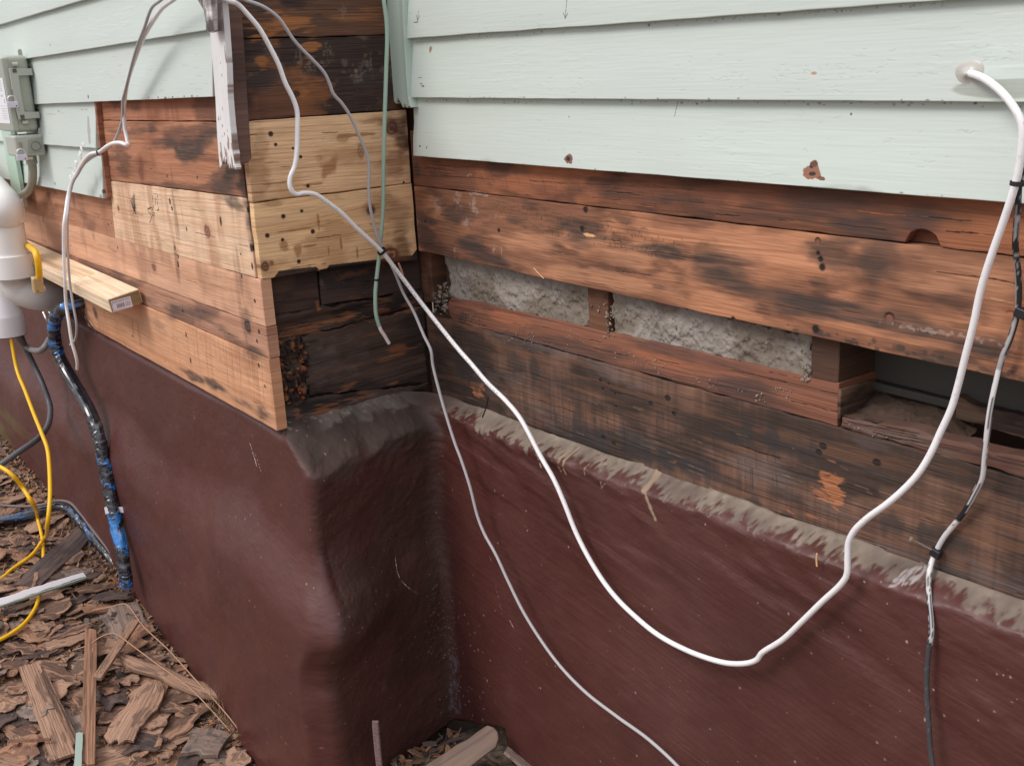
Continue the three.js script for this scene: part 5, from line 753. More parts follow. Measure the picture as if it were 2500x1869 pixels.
    const R = wz * 0.38, yb2 = p[1] + hb * 0.22, yt2 = q[1] - R; const pts = []; for (let i = 0; i <= 10; i++) { const an = Math.PI * i / 10; pts.push(new THREE.Vector3(xx, Math.max(yt2, yb2) + R * Math.sin(an), p[0] + R * Math.cos(an))); } pts.unshift(new THREE.Vector3(xx, yb2, p[0] + R)); pts.push(new THREE.Vector3(xx, yb2, p[0] - R));
    part(k, 'shackle', tube(pts, 0.0022, { rad: 8, seg: 30 }), std({ color: colr(rgb(220, 216, 214)), metalness: 0.7, roughness: 0.3 }));
    const kg = new THREE.CylinderGeometry(0.002, 0.002, 0.0012, 10); kg.rotateZ(Math.PI / 2); kg.translate(xx + 0.0062, p[1] - hb * 0.1, p[0] - wz * 0.28); part(b, 'keyhole', kg, mBlack);
  };
  lock(92, 735, 240, 905, X0 + 0.018, 'small silver padlock on the side of the disconnect box'); lock(218, 1450, 362, 1612, X0 + 0.024, 'small silver padlock on the outlet box');
  // bent grey conduit leaving the small box, and the mint board behind
  const t3 = thing('conduit', 'bent grey plastic conduit below the outlet box', 'conduit');
  const zc = zb2 + 0.022, cpts = P3(zp(zc, [[76, 392], [78, 405], [79, 428], [77, 448], [70, 464], [58, 474], [44, 480], [28, 484]]));
  part(t3, 'pipe', tube(cpts, 0.0135, { rad: 16 }), phys({ color: colr(rgb(158, 158, 144)), roughness: 0.45 }));
  part(t3, 'collar', ringAt(cpts[0].clone().add(new THREE.Vector3(0, 0.006, 0)), new THREE.Vector3(0, 1, 0), 0.0175, 0.03, 0.003), mg);
  const q0 = onZ(14, 330, D + 0.028), q1 = onZ(60, 466, D + 0.028);
  const bb = new RoundedBoxGeometry(q1.x - q0.x, q0.y - q1.y + 0.1, 0.014, 2, 0.002); bb.translate((q0.x + q1.x) / 2, (q0.y + q1.y) / 2, D + 0.034);
  single('backing_block', 'mint painted board behind the outlet box', 'board', bb, std({ color: colr(rgb(180, 205, 188)), roughness: 0.55 }));
}
// ---------------------------------------------------------------- pipes at the projecting wall
{
  const mw = phys({ color: colr(rgb(230, 228, 225)), roughness: 0.38, clearcoat: 0.1 });
  const t = thing('drain_pipe', 'white plastic drain pipe with collars and an elbow turning into the wall beside the plank', 'pipe');
  const z0 = D + 0.15, c = onZ(22, 590, z0), up = new THREE.Vector3(0, 1, 0);
  const yy = (v) => onZ(22, v, z0).y;
  const cv = document.createElement('canvas'); cv.width = 512; cv.height = 256; const x = cv.getContext('2d'); x.fillStyle = '#dedad4'; x.fillRect(0, 0, 512, 256); x.fillStyle = '#77757a'; x.font = '15px sans-serif'; for (const k of [0, 1]) x.fillText('4" PVC 1120 ASTM D-2729', 40 + k * 256, 60);
  x.fillText('4" PVC 1120 ASTM D-2729', 40, 190); const ct = new THREE.CanvasTexture(cv); ct.colorSpace = THREE.SRGBColorSpace; ct.wrapS = ct.wrapT = THREE.RepeatWrapping;
  const body = new THREE.CylinderGeometry(0.052, 0.052, yy(540) - yy(625), 48, 1, true); body.translate(c.x, (yy(540) + yy(625)) / 2, c.z); part(t, 'pipe', body, mw);
  const lathe = (v0, v1, r) => { const h = yy(v0) - yy(v1); const g = new THREE.LatheGeometry([[r - 0.012, -h / 2 - 0.001], [r - 0.001, -h / 2], [r - 0.001, -h / 2], [r, -h / 2 + 0.0015], [r, -h / 2 + 0.0015], [r - 0.0015, h / 2 - 0.002], [r - 0.0015, h / 2 - 0.002], [r - 0.004, h / 2], [r - 0.004, h / 2], [r - 0.014, h / 2 + 0.001]].map(p => new THREE.Vector2(...p)), 48); g.translate(c.x, (yy(v0) + yy(v1)) / 2, c.z); return g; };
  part(t, 'collar', lathe(496, 546, 0.0625), mw); part(t, 'collar', lathe(618, 668, 0.0625), mw);
  const e1 = P3(zp(z0, [[14, 525, z0], [12, 506, z0], [-5, 482, z0], [-32, 452, z0], [-68, 415, z0], [-118, 365, z0]]));
  part(t, 'elbow', tube(e1, 0.0515, { rad: 40, seg: 50 }), mw);
  const e2 = P3([[30, 655, 'z', z0], [33, 680, 'z', z0 - 0.002], [48, 704, 'z', z0 - 0.015], [76, 716, 'z', z0 - 0.045], [116, 722, 'z', D + 0.05], [170, 732, 'z', D - 0.04]]);
  const el = part(t, 'elbow', tube(e2, 0.051, { rad: 40, seg: 60 }), mw);
  const pr = onZ(118, 728, D + 0.018); part(el, 'ridge', ringAt(pr, new THREE.Vector3(0.05, -0.04, -1), 0.0545, 0.006, 0.003), mw);
  { const b = onZ(77, 709, D + 0.155), g = new THREE.CylinderGeometry(0.011, 0.012, 0.006, 20); g.rotateX(Math.PI / 2); g.rotateY(0.7); g.translate(b.x - 0.004, b.y, b.z - 0.03); part(el, 'moulding_boss', g, mw); }
  const tx = document.createElement('canvas'); tx.width = 64; tx.height = 256; const y2 = tx.getContext('2d'); y2.fillStyle = '#dedad4'; y2.fillRect(0, 0, 64, 256); y2.fillStyle = '#8a888c'; y2.save(); y2.translate(30, 10); y2.rotate(Math.PI / 2); y2.font = '17px sans-serif'; y2.fillText('PVC SEWER & DRAIN 4 IN', 0, 0); y2.restore();
  const tt = new THREE.CanvasTexture(tx); tt.colorSpace = THREE.SRGBColorSpace; const pg = new THREE.CylinderGeometry(0.0523, 0.0523, yy(566) - yy(612), 8, 1, true, 0.35, 0.3); pg.translate(c.x, (yy(566) + yy(612)) / 2, c.z); part(t, 'printed_mark', pg, std({ map: tt, roughness: 0.4 }));
  // wide white funnel below the elbow
  const f = onZ(18, 790, D + 0.145), fy = v => onZ(18, v, D + 0.145).y - f.y;
  const fg = new THREE.LatheGeometry([[0.030, fy(690)], [0.033, fy(712)], [0.044, fy(742)], [0.0535, fy(764)], [0.055, fy(770)], [0.058, fy(773)], [0.058, fy(812)], [0.054, fy(815)], [0.05, fy(790)], [0.03, fy(720)]].map(p => new THREE.Vector2(...p)), 48); fg.translate(f.x, f.y, f.z);
  single('pipe_reducer', 'white plastic pipe reducer with open bottom under the drain elbow', 'pipe', fg, phys({ color: colr(rgb(232, 230, 234)), roughness: 0.35 }));
  // grey hoses
  single('grey_hose', 'smooth grey hose looping from the white reducer behind the wrapped pipe', 'hose', tube(P3(zp(D + 0.10, [[30, 795, D + 0.13], [41, 818, D + 0.13], [60, 843], [88, 856], [108, 847], [122, 824, D + 0.07], [132, 800, D + 0.035]])), 0.0105, { rad: 12 }), phys({ color: colr(rgb(122, 120, 122)), roughness: 0.5 }));
  const hp = P3([[46, 806, 'z', D + 0.12], [60, 844, 'z', D + 0.10], [82, 891, 'z', D + 0.085], [104, 939, 'z', D + 0.08], [120, 985, 'z', D + 0.08], [122, 1012, 'z', D + 0.10], [112, 1047, 'z', D + 0.15], [85, 1076, 'z', D + 0.21], [45, 1103, 'z', D + 0.27], [0, 1134, 'z', D + 0.33], [-60, 1170, 'z', D + 0.4]]);
  const hg = tube(hp, 0.0095, { seg: 420, rad: 12 }); single('corrugated_hose', 'dark grey hose hanging in a bend beside the yellow cord', 'hose', hg, std({ color: colr(rgb(84, 84, 88)), roughness: 0.5 }));
  // wire stub
  single('metal_pin', 'short bright metal pin sticking out behind the wrapped pipe', 'pin', tube(P3(zp(D + 0.05, [[105, 762], [112, 778], [120, 792, D + 0.04]])), 0.004, { rad: 8 }), std({ color: colr(rgb(226, 226, 228)), metalness: 0.6, roughness: 0.3 }));
}
// ---------------------------------------------------------------- tape wrapped pipes
function wrapped(name, label, pts, r, blue, seg, group) {
  const g = tube(pts, r, { seg, rad: 20 }), p = g.attributes.position, n = g.attributes.normal;
  for (let i = 0; i < p.count; i++) { const k = (p.getX(i) * 0.6 + p.getY(i)) , f = (n2(k * 90, n.getX(i) * 2 + n.getZ(i) * 2) - 0.5) * 0.0030 + (n2(k * 260, n.getX(i) * 5 + n.getY(i) * 5) - 0.5) * 0.0026; p.setXYZ(i, p.getX(i) + n.getX(i) * f, p.getY(i) + n.getY(i) * f, p.getZ(i) + n.getZ(i) * f); }
  g.computeVertexNormals();
  vcolor(g, (q, m) => { const k = q.y * 0.9 + q.x * 0.5; const z = fbm(k * 60 + 3, m.x * 1.8 + m.z * 1.4 + k * 14, 4) + (n2(k * 46 + 1, 2.5) - 0.5) * 0.42; const b = blue * ss(0.57, 0.65, z), s = ss(0.72, 0.78, n2(k * 330, m.x * 3 + 4)) * 0.10 * blue; const K = [0.012, 0.013, 0.020], U = [0.026, 0.20, 0.56]; return K.map((v, i) => lerp(v, U[i], b) + s); });
  return single(name, label, 'pipe', g, phys({ vertexColors: true, roughness: 0.24, clearcoat: 0.7, clearcoatRoughness: 0.18 }), group);
}
{
  const pts = P3([[215, 728, 'z', D - 0.04], [195, 738, 'z', D + 0.01], [168, 746, 'z', D + 0.045], [146, 758, 'z', D + 0.062], [133, 782, 'z', D + 0.07], [131, 815, 'z', D + 0.07], [137, 850, 'z', D + 0.068], [152, 888, 'z', D + 0.064], [177, 932, 'z', D + 0.058], [200, 970, 'z', D + 0.056], [219, 1005, 'z', D + 0.056], [239, 1060, 'z', D + 0.058], [251, 1116, 'z', D + 0.062], [263, 1177, 'z', D + 0.066], [275, 1237, 'z', D + 0.072], [287, 1298, 'z', D + 0.078], [297, 1343, 'z', D + 0.084], [303, 1385, 'z', D + 0.09], [308, 1425, 'z', D + 0.095]]);
  wrapped('wrapped_pipe', 'pipe wrapped in shiny black and blue tape running down the maroon foundation', pts, 0.0205, 1, 520);
  const pc = hit(275, 1243, 'z', D + 0.072), dr = hit(287, 1298, 'z', D + 0.078).sub(hit(263, 1177, 'z', D + 0.066));
  const st = thing('pipe_strap', 'white plastic strap holding the blue taped pipe to the foundation', 'strap'), ms = phys({ color: colr(rgb(206, 200, 208)), roughness: 0.4 });
  part(st, 'band', ringAt(pc, dr, 0.0248, 0.020, 0.003), ms);
  const tab = new RoundedBoxGeometry(0.05, 0.018, 0.006, 2, 0.0015); tab.rotateY(0.55); tab.translate(pc.x + 0.034, pc.y + 0.002, pc.z - 0.022); part(st, 'tab', tab, ms);
  const pts2 = P3([[-40, 1285, 'g', 0.03], [0, 1272, 'g', 0.03], [45, 1262, 'g', 0.035], [91, 1248, 'g', 0.045], [136, 1237, 'g', 0.055], [160, 1240, 'g', 0.055], [187, 1263, 'g', 0.05], [218, 1300, 'g', 0.04], [248, 1336, 'g', 0.03], [272, 1366, 'g', 0.015], [288, 1395, 'g', -0.01]]);
  wrapped('wrapped_pipe', 'dull black taped pipe lying on the ground in front of the foundation', pts2, 0.0165, 0.35, 260);
  single('electric_cable', 'thin grey wire lying along the black taped pipe on the ground', 'cable', tube(P3([[-30, 1232, 'g', 0.06], [0, 1233, 'g', 0.06], [60, 1236, 'g', 0.065], [110, 1230, 'g', 0.08], [140, 1222, 'g', 0.085], [168, 1226, 'g', 0.085], [195, 1252, 'g', 0.075], [228, 1296, 'g', 0.065], [258, 1334, 'g', 0.05], [280, 1366, 'g', 0.03]]), 0.0055, { rad: 8 }), std({ color: colr(rgb(110, 96, 92)), roughness: 0.6 }));
  // hanger bits by the hole
  const hk = P3(zp(D + 0.016, [[192, 760], [204, 768], [212, 782], [222, 796], [236, 812]]));
  single('wire_hook', 'dark wire hook at the left end of the lowest board', 'hook', tube(hk, 0.0026, { rad: 7 }), std({ color: colr(rgb(60, 54, 52)), metalness: 0.7, roughness: 0.3 }));
}
{ // yellow extension cord
  const t = thing('extension_cord', 'yellow extension cord hanging and coiling by the drain pipe', 'cord'), my = phys({ color: colr(rgb(236, 182, 16)), roughness: 0.38 });
  const z = D, pts = P3([[16, 770, 'z', z + 0.15], [24, 812, 'z', z + 0.15], [40, 900, 'z', z + 0.16], [60, 952, 'z', z + 0.17], [82, 1010, 'z', z + 0.19], [103, 1062, 'z', z + 0.21], [116, 1101, 'z', z + 0.23], [121, 1162, 'z', z + 0.26], [121, 1222, 'z', z + 0.29], [116, 1274, 'z', z + 0.31], [101, 1322, 'g', 0.035], [76, 1355, 'g', 0.025], [30, 1388, 'g', 0.02], [0, 1412, 'g', 0.02], [-60, 1430, 'g', 0.015], [-130, 1380, 'g', 0.02], [-140, 1250, 'g', 0.06], [-80, 1150, 'z', z + 0.42], [0, 1140, 'z', z + 0.38], [30, 1160, 'z', z + 0.36], [54, 1189, 'z', z + 0.34], [76, 1224, 'z', z + 0.33], [91, 1264, 'g', 0.05], [101, 1307, 'g', 0.022], [105, 1343, 'g', 0.018], [104, 1388, 'g', 0.016], [98, 1438, 'g', 0.022], [85, 1485, 'g', 0.03], [57, 1523, 'g', 0.03], [25, 1547, 'g', 0.028], [0, 1561, 'g', 0.025], [-60, 1590, 'g', 0.02]]);
  part(t, 'cord', tube(pts, 0.0062, { seg: 500, rad: 12 }), my);
  const t2 = thing('extension_cord', 'end of a yellow cord with a clear socket hanging in front of the drain elbow', 'cord');
  part(t2, 'cord', tube(P3(zp(z + 0.155, [[62, 596, z + 0.09], [78, 608, z + 0.13], [88, 622], [93, 645], [95, 672]])), 0.0098, { rad: 12 }), my);
  const p = onZ(91, 690, z + 0.155), g = new RoundedBoxGeometry(0.026, 0.05, 0.03, 3, 0.005); g.rotateZ(-0.18); g.translate(p.x - 0.004, p.y - 0.006, p.z); const s = part(t2, 'socket', g, phys({ color: colr(rgb(226, 196, 140)), roughness: 0.2, transmission: 0.35, thickness: 0.02, clearcoat: 0.5 }), 'clear yellowish socket end');
  const q = onZ(92, 714, z + 0.17), hg = new THREE.CylinderGeometry(0.0016, 0.0016, 0.004, 8); hg.rotateX(Math.PI / 2); hg.translate(q.x, q.y + 0.004, q.z); part(s, 'pin_hole', hg, mBlack);
}
// ---------------------------------------------------------------- new plank on the wall
{
  const t = thing('timber_plank', 'new pale pine plank with a barcode label on its end, lying against the sheathing', 'plank');
  const a = onZ(350, 705, D + 0.004), y1 = -0.0145, x1 = -0.786, x0 = -2.05, w = 0.089, h = 0.040;
  const S = new Sheet(1024, 256, 0, 1.3, 0, 0.30), o = [0, 0, 0, 0];
  S.each((u, y, k) => { timber(u * 0.8, y, { seed: 101, light: rgb(240, 218, 184), dark: rgb(208, 172, 126), rings: 44, wave: 1.5, contrast: 0.75, fibre: 0.08 }, o); const l = ss(0.6, 0.8, n2(u * 1.2, y * 190)) * 0.35; S.c.set([lerp(o[0], 0.46, l), lerp(o[1], 0.30, l), lerp(o[2], 0.16, l)], k * 3); S.b[k] = o[3]; });
  const M = S.maps(); const mp = std({ map: M.map, bumpMap: M.bumpMap, bumpScale: 0.002, roughness: 0.7 });
  const g = new RoundedBoxGeometry(x1 - x0, h, w, 2, 0.003); const p = g.attributes.position, n = g.attributes.normal, uv = []; for (let i = 0; i < p.count; i++) { const ax = Math.abs(n.getX(i)) > 0.7; uv.push(((ax ? p.getZ(i) * 2 : p.getX(i)) + 1) / 1.3, ((Math.abs(n.getY(i)) > 0.7 ? p.getZ(i) : p.getY(i) + 0.1) + 0.1) / 0.3); } g.setAttribute('uv', new THREE.Float32BufferAttribute(uv, 2));
  const grp = new THREE.Matrix4().makeRotationX(0.17); const tilt = new THREE.Matrix4().makeRotationZ(-0.018); g.applyMatrix4(grp); g.applyMatrix4(tilt); const C = new THREE.Vector3((x0 + x1) / 2, y1 - h / 2 - 0.0 + 0.012, D + 0.052); g.translate(C.x, C.y, C.z);
  part(t, 'plank', g, mp);
  const M2 = timberMat({ seed: 103, light: rgb(178, 150, 100), dark: rgb(140, 112, 68), rings: 160, wave: 2 });
  const place = (gg) => { gg.applyMatrix4(grp); gg.applyMatrix4(tilt); gg.translate(C.x, C.y, C.z); return gg; };
  const eg = new THREE.BoxGeometry(0.0012, h - 0.005, w - 0.005); eg.translate((x1 - x0) / 2 + 0.0002, 0, 0); part(t, 'end_grain', place(eg), M2, 'green tinged cut end');
  const cv = document.createElement('canvas'); cv.width = 256; cv.height = 128; const c = cv.getContext('2d'); c.fillStyle = '#e6e2ec'; c.fillRect(0, 0, 256, 128); c.fillStyle = '#8f8b9c'; c.fillRect(8, 34, 150, 84); c.fillStyle = '#e6e2ec'; c.fillRect(12, 38, 142, 76); c.fillStyle = '#4c4858'; c.font = 'bold 22px sans-serif'; c.fillText('Weathershield', 10, 26); let bx = 60; for (let i = 0; i < 22; i++) { const w1 = 1 + (i * 7) % 4; c.fillRect(bx, 52, w1, 48); bx += w1 + 1 + (i * 5) % 3; } c.strokeStyle = '#4c4858'; c.lineWidth = 4; c.strokeRect(176, 60, 54, 36); c.beginPath(); c.moveTo(180, 92); c.lineTo(206, 66); c.lineTo(226, 92); c.stroke(); c.fillStyle = '#9a96a6'; for (let i = 0; i < 3; i++) c.fillRect(172, 12 + i * 10, 66, 4);
  const ct = new THREE.CanvasTexture(cv); ct.colorSpace = THREE.SRGBColorSpace; const lg = new THREE.PlaneGeometry(0.054, 0.030); lg.rotateX(0.0); lg.rotateY(Math.PI / 2); lg.rotateX(-0.06); lg.translate((x1 - x0) / 2 + 0.0016, -0.004, 0.012); part(t, 'paper_label', place(lg), std({ map: ct, roughness: 0.6, side: THREE.DoubleSide }), 'white barcode label');
}
// ---------------------------------------------------------------- litter on the ground
const barkMats = [
  timberMat({ seed: 201, light: rgb(168, 130, 102), dark: rgb(120, 90, 70), rings: 60, fibre: 0.3, rugged: 3, dirt: [[rgb(74, 54, 44), 0.42, 14, 26, 0.6]] }, 256, 128, 0.5, 0.25, 0.006),
  timberMat({ seed: 202, light: rgb(154, 114, 86), dark: rgb(104, 74, 58), rings: 70, fibre: 0.3, rugged: 3, dirt: [[rgb(60, 44, 38), 0.45, 12, 30, 0.7]] }, 256, 128, 0.5, 0.25, 0.006),
  timberMat({ seed: 203, light: rgb(140, 118, 102), dark: rgb(96, 80, 72), rings: 50, fibre: 0.3, rugged: 3, dirt: [[rgb(76, 66, 66), 0.42, 12, 20, 0.6]] }, 256, 128, 0.5, 0.25, 0.006),
  timberMat({ seed: 204, light: rgb(98, 76, 66), dark: rgb(66, 52, 48), rings: 60, fibre: 0.3, rugged: 3, dirt: [[rgb(42, 36, 38), 0.42, 12, 20, 0.6]] }, 256, 128, 0.5, 0.25, 0.006),
  timberMat({ seed: 205, light: rgb(158, 114, 84), dark: rgb(116, 80, 58), rings: 60, fibre: 0.3, rugged: 3, dirt: [[rgb(84, 58, 44), 0.36, 12, 26, 0.6]] }, 256, 128, 0.5, 0.25, 0.006)];
// a curled flake, length 1 along x, width 1 along z, y up
function flakeGeo(seed, curl, rag, th, nx = 11, nz = 3) {
  const pos = [], uv = [], idx = [], top = [], bot = [];
  for (const side of [1, 0]) for (let i = 0; i <= nx; i++) for (let j = 0; j <= nz; j++) {
    const s = i / nx, t = j / nz * 2 - 1; const jg = rag * 0.28 * (n2(s * 19 + seed * 5, t > 0 ? 3.5 : 9.5) - 0.5) + rag * 0.2 * (n2(s * 43 + seed, t > 0 ? 1.5 : 6.5) - 0.5); const hw = 0.5 * (1 + jg) * (rag > 0.5 ? Math.min(1, 0.45 + 1.6 * Math.sin(Math.PI * Math.min(0.97, Math.max(0.03, s)))) : 1) * (1 + (n2(s * 5 + seed * 3, 1 + (t > 0 ? 7 : 2)) - 0.5) * rag);
    const e = (n2(t * 2 + seed * 2.3, i === 0 ? 3.3 : 8.8) - 0.5) * 0.4 * rag * (i === 0 ? 1 : i === nx ? -1 : 0);
    const x = s - 0.5 + e, z = t * hw, y = curl * (1 - t * t) * 0.25 + (n2(s * 3 + seed, t + 4) - 0.5) * 0.10 * rag + (side ? th : 0);
    (side ? top : bot).push(pos.length / 3); pos.push(x, y, z); uv.push(s * 0.5 + seed * 0.13, t * 0.12 + seed * 0.07);
  }
  const A = (i, j) => i * (nz + 1) + j;
  for (let i = 0; i < nx; i++) for (let j = 0; j < nz; j++) { const a = A(i, j), b = A(i + 1, j), c = A(i, j + 1), d = A(i + 1, j + 1); idx.push(top[a], top[c], top[b], top[b], top[c], top[d], bot[a], bot[b], bot[c], bot[b], bot[d], bot[c]); }
  const edge = []; for (let i = 0; i < nx; i++) edge.push(A(i, 0)); for (let j = 0; j < nz; j++) edge.push(A(nx, j)); for (let i = nx; i > 0; i--) edge.push(A(i, nz)); for (let j = nz; j > 0; j--) edge.push(A(0, j));
  const dup = k => { const v = pos.length / 3; pos.push(pos[k * 3], pos[k * 3 + 1], pos[k * 3 + 2]); uv.push(uv[k * 2], uv[k * 2 + 1]); return v; };
  for (let i = 0; i < edge.length; i++) { const a = edge[i], b = edge[(i + 1) % edge.length]; const q = [dup(top[a]), dup(top[b]), dup(bot[a]), dup(bot[b])]; idx.push(q[0], q[1], q[2], q[1], q[3], q[2]); }
  const g = new THREE.BufferGeometry(); g.setAttribute('position', new THREE.Float32BufferAttribute(pos, 3)); g.setAttribute('uv', new THREE.Float32BufferAttribute(uv, 2)); g.setIndex(idx); g.computeVertexNormals(); return g;
}
const flakes = []; for (let i = 0; i < 14; i++) flakes.push(flakeGeo(i * 1.7 + 1, [0.1, 0.5, 0.9, 0.3][i % 4], [0.7, 1.0, 0.6][i % 3], 0.10));
const strips = []; for (let i = 0; i < 4; i++) strips.push(flakeGeo(i * 2.9 + 30, 0.05, 0.14, 0.16, 8, 2));
const ZG = (x, y) => [x / 3.16, 1400 + y / 3.16];
// lay a piece from one traced point on the soil to another
function layPiece(name, label, cat, geo, mat, a, b, wpx, lift, group, thick) {
  const A = onGround(...ZG(...a), lift), B = onGround(...ZG(...b), lift), d = B.clone().sub(A), L = d.length();
  const w = wpx / 3.16 * camP.distanceTo(A) / F;
  const m = new THREE.Mesh(geo, mat); m.name = numbered(name); m.castShadow = m.receiveShadow = true; m.userData = { label, category: cat }; if (group) m.userData.group = group;
  m.position.copy(A).lerp(B, 0.5); m.scale.set(L, thick ?? 0.03, w);
  const X = d.normalize(), Y = new THREE.Vector3(0, 1, 0), Z = new THREE.Vector3().crossVectors(X, Y).normalize(); Y.crossVectors(Z, X);
  m.quaternion.setFromRotationMatrix(new THREE.Matrix4().makeBasis(X, Y, Z)); scene.add(m); return m;
}
{
  const FG = 'bark flakes in the litter', kind = ['pale brown', 'mid brown', 'weathered grey', 'dark grey brown', 'orange brown'];
  const FL = (m, big) => (big ? 'large ' : 'small ') + kind[m] + ' bark flake in the litter beside the foundation';
  layPiece('wood_strip', 'straight brown wood strip, darker at its far half, pointing at the foundation', 'wood strip', strips[0], barkMats[4], [700, 440], [680, 1470], 78, 0.045, undefined, 0.05);
  layPiece('wood_strip', 'broad flat brown slat lying askew in the bark litter', 'wood strip', strips[1], barkMats[0], [220, 720], [490, 1430], 135, 0.03, undefined, 0.05);
  layPiece('wood_strip', 'narrow brown stick beside the broad slat', 'wood strip', strips[2], barkMats[1], [330, 780], [590, 1330], 42, 0.04, undefined, 0.05);
  layPiece('wood_strip', 'tan split stick crossing the dark grey flakes below the foundation', 'wood strip', strips[3], barkMats[0], [1050, 370], [750, 820], 62, 0.06, undefined, 0.06);
  layPiece('wood_strip', 'thin pinkish stick lying across the broad slat', 'wood strip', strips[2], barkMats[4], [60, 1300], [390, 1288], 16, 0.05, undefined, 0.04);
  layPiece('bark_slab', 'largest bark slab in the litter, with ragged torn edges', 'bark', flakeGeo(51, 0.5, 0.55, 0.15, 14, 5), barkMats[0], [1190, 850], [900, 1340], 210, 0.035, undefined, 0.04);
  layPiece('bark_slab', 'long curved tan bark strip lying along the foundation', 'bark', flakeGeo(52, 0.7, 0.7, 0.15, 14, 4), barkMats[0], [930, 650], [1740, 980], 115, 0.035, undefined, 0.05);
  layPiece('bark_slab', 'square grey wood chunk near the dry grass', 'bark', flakeGeo(53, 0.3, 0.4, 0.3, 9, 4), barkMats[2], [1440, 1300], [1730, 1340], 270, 0.02, undefined, 0.035);
  layPiece('bark_slab', 'wide flat grey board piece under the tan stick', 'bark', flakeGeo(54, 0.1, 0.2, 0.2, 8, 4), barkMats[2], [900, 260], [1080, 620], 260, 0.012, undefined, 0.04);
  const F1 = [[1270, 790, 1140, 1140, 95, 4], [600, 1480, 1510, 1200, 110, 0], [720, 180, 1010, 165, 120, 3], [470, 260, 730, 150, 100, 3], [230, 400, 410, 420, 110, 0], [420, 500, 700, 390, 100, 1], [150, 660, 480, 580, 90, 3], [940, 840, 1080, 790, 130, 0], [680, 640, 900, 510, 160, 0], [240, 710, 640, 850, 160, 1], [0, 960, 170, 1010, 190, 0], [100, 280, 470, 130, 60, 0], [760, 900, 920, 880, 160, 1], [1080, 1180, 1300, 1120, 130, 0], [1050, 1300, 1290, 1130, 100, 1], [1340, 900, 1420, 900, 80, 0], [480, 320, 300, 340, 90, 1], [730, 70, 800, 10, 50, 0], [400, 1420, 640, 1380, 120, 3], [820, 1450, 1050, 1400, 140, 0], [20, 1180, 260, 1240, 130, 1], [60, 560, 300, 600, 120, 1], [1240, 640, 1460, 680, 50, 0], [560, 960, 640, 1080, 120, 1], [1300, 1010, 1500, 1090, 120, 1], [1220, 1420, 1330, 1380, 90, 0], [300, 90, 60, 170, 80, 0], [0, 60, 170, 20, 120, 1]];
  F1.forEach(([a, b, c, d, w, m], i) => layPiece('bark_flake', FL(m, true), 'bark', flakes[i % 14], barkMats[m], [a, b], [c, d], w, rr(0.012, 0.03), FG, rr(0.014, 0.03)));
  // scattered flakes filling the bed
  let n = 0;
  for (let tries = 0; n < 250 && tries < 4000; tries++) {
    const u = rr(-60, 640), v = rr(1080, 1900); const p = onGround(u, v); if (p.z < D + 0.075 || p.x > -0.15 || p.x < -3) continue;
    const L = rr(0.04, 0.15) * (rnd() < 0.25 ? 1.35 : 1), mi = [0, 0, 1, 1, 4, 2, 3, 1][Math.floor(rnd() * 8)], m = new THREE.Mesh(flakes[n % 14], barkMats[mi]);
    m.name = numbered('bark_flake'); m.castShadow = m.receiveShadow = true; m.userData = { label: FL(mi, L > 0.09), category: 'bark', group: FG };
    m.scale.set(L, L * rr(0.12, 0.28), L * rr(0.35, 0.8)); m.position.set(p.x, p.y + rr(0.002, 0.020), Math.max(p.z, D + 0.08 + L * 0.4)); m.rotation.set(rr(-0.22, 0.22), rr(0, 6.28), rr(-0.18, 0.18)); scene.add(m); n++;
  }
  // fine litter
  const cg = flakeGeo(77, 0.4, 0.8, 0.2, 3, 1), cm = std({ roughness: 0.95 }), N = 13000, im = new THREE.InstancedMesh(cg, cm, N), M = new THREE.Matrix4(), Q = new THREE.Quaternion(), E = new THREE.Euler();
  const cols = [rgb(140, 104, 80), rgb(118, 84, 64), rgb(160, 116, 84), rgb(100, 84, 78), rgb(78, 58, 48), rgb(150, 122, 98)];
  for (let i = 0; i < N; i++) {
    let x, z; if (i % 5 === 0) { x = rr(-2.6, -0.12); z = D + rr(0.05, 0.12); } else if (i % 9 === 1) { x = rr(0.1, 0.9); z = rr(0.06, 0.6); } else { x = rr(-2.9, 0.2); z = D + rr(0.06, 1.0); }
    const shred = rnd() < 0.35, L = shred ? rr(0.015, 0.05) : rr(0.008, 0.034); Q.setFromEuler(E.set(rr(-0.6, 0.6), rr(0, 6.28), rr(-0.6, 0.6)));
    M.compose(new THREE.Vector3(x, groundY(x, z) + rr(0, 0.012), z), Q, new THREE.Vector3(L, L * (shred ? 0.15 : 0.4), L * (shred ? rr(0.05, 0.12) : rr(0.25, 0.7)))); im.setMatrixAt(i, M); im.setColorAt(i, colr(cols[Math.floor(rnd() * cols.length)]));
  }
  im.name = 'bark_litter'; im.castShadow = im.receiveShadow = true; im.userData = { kind: 'stuff', label: 'small bark chips covering the soil', category: 'litter' }; scene.add(im);
  // white painted strip and mint sliver
  const wA = onGround(-30, 1478, 0.06), wB = onGround(206, 1400, 0.055), dv = wB.clone().sub(wA), sg = new THREE.BufferGeometry();
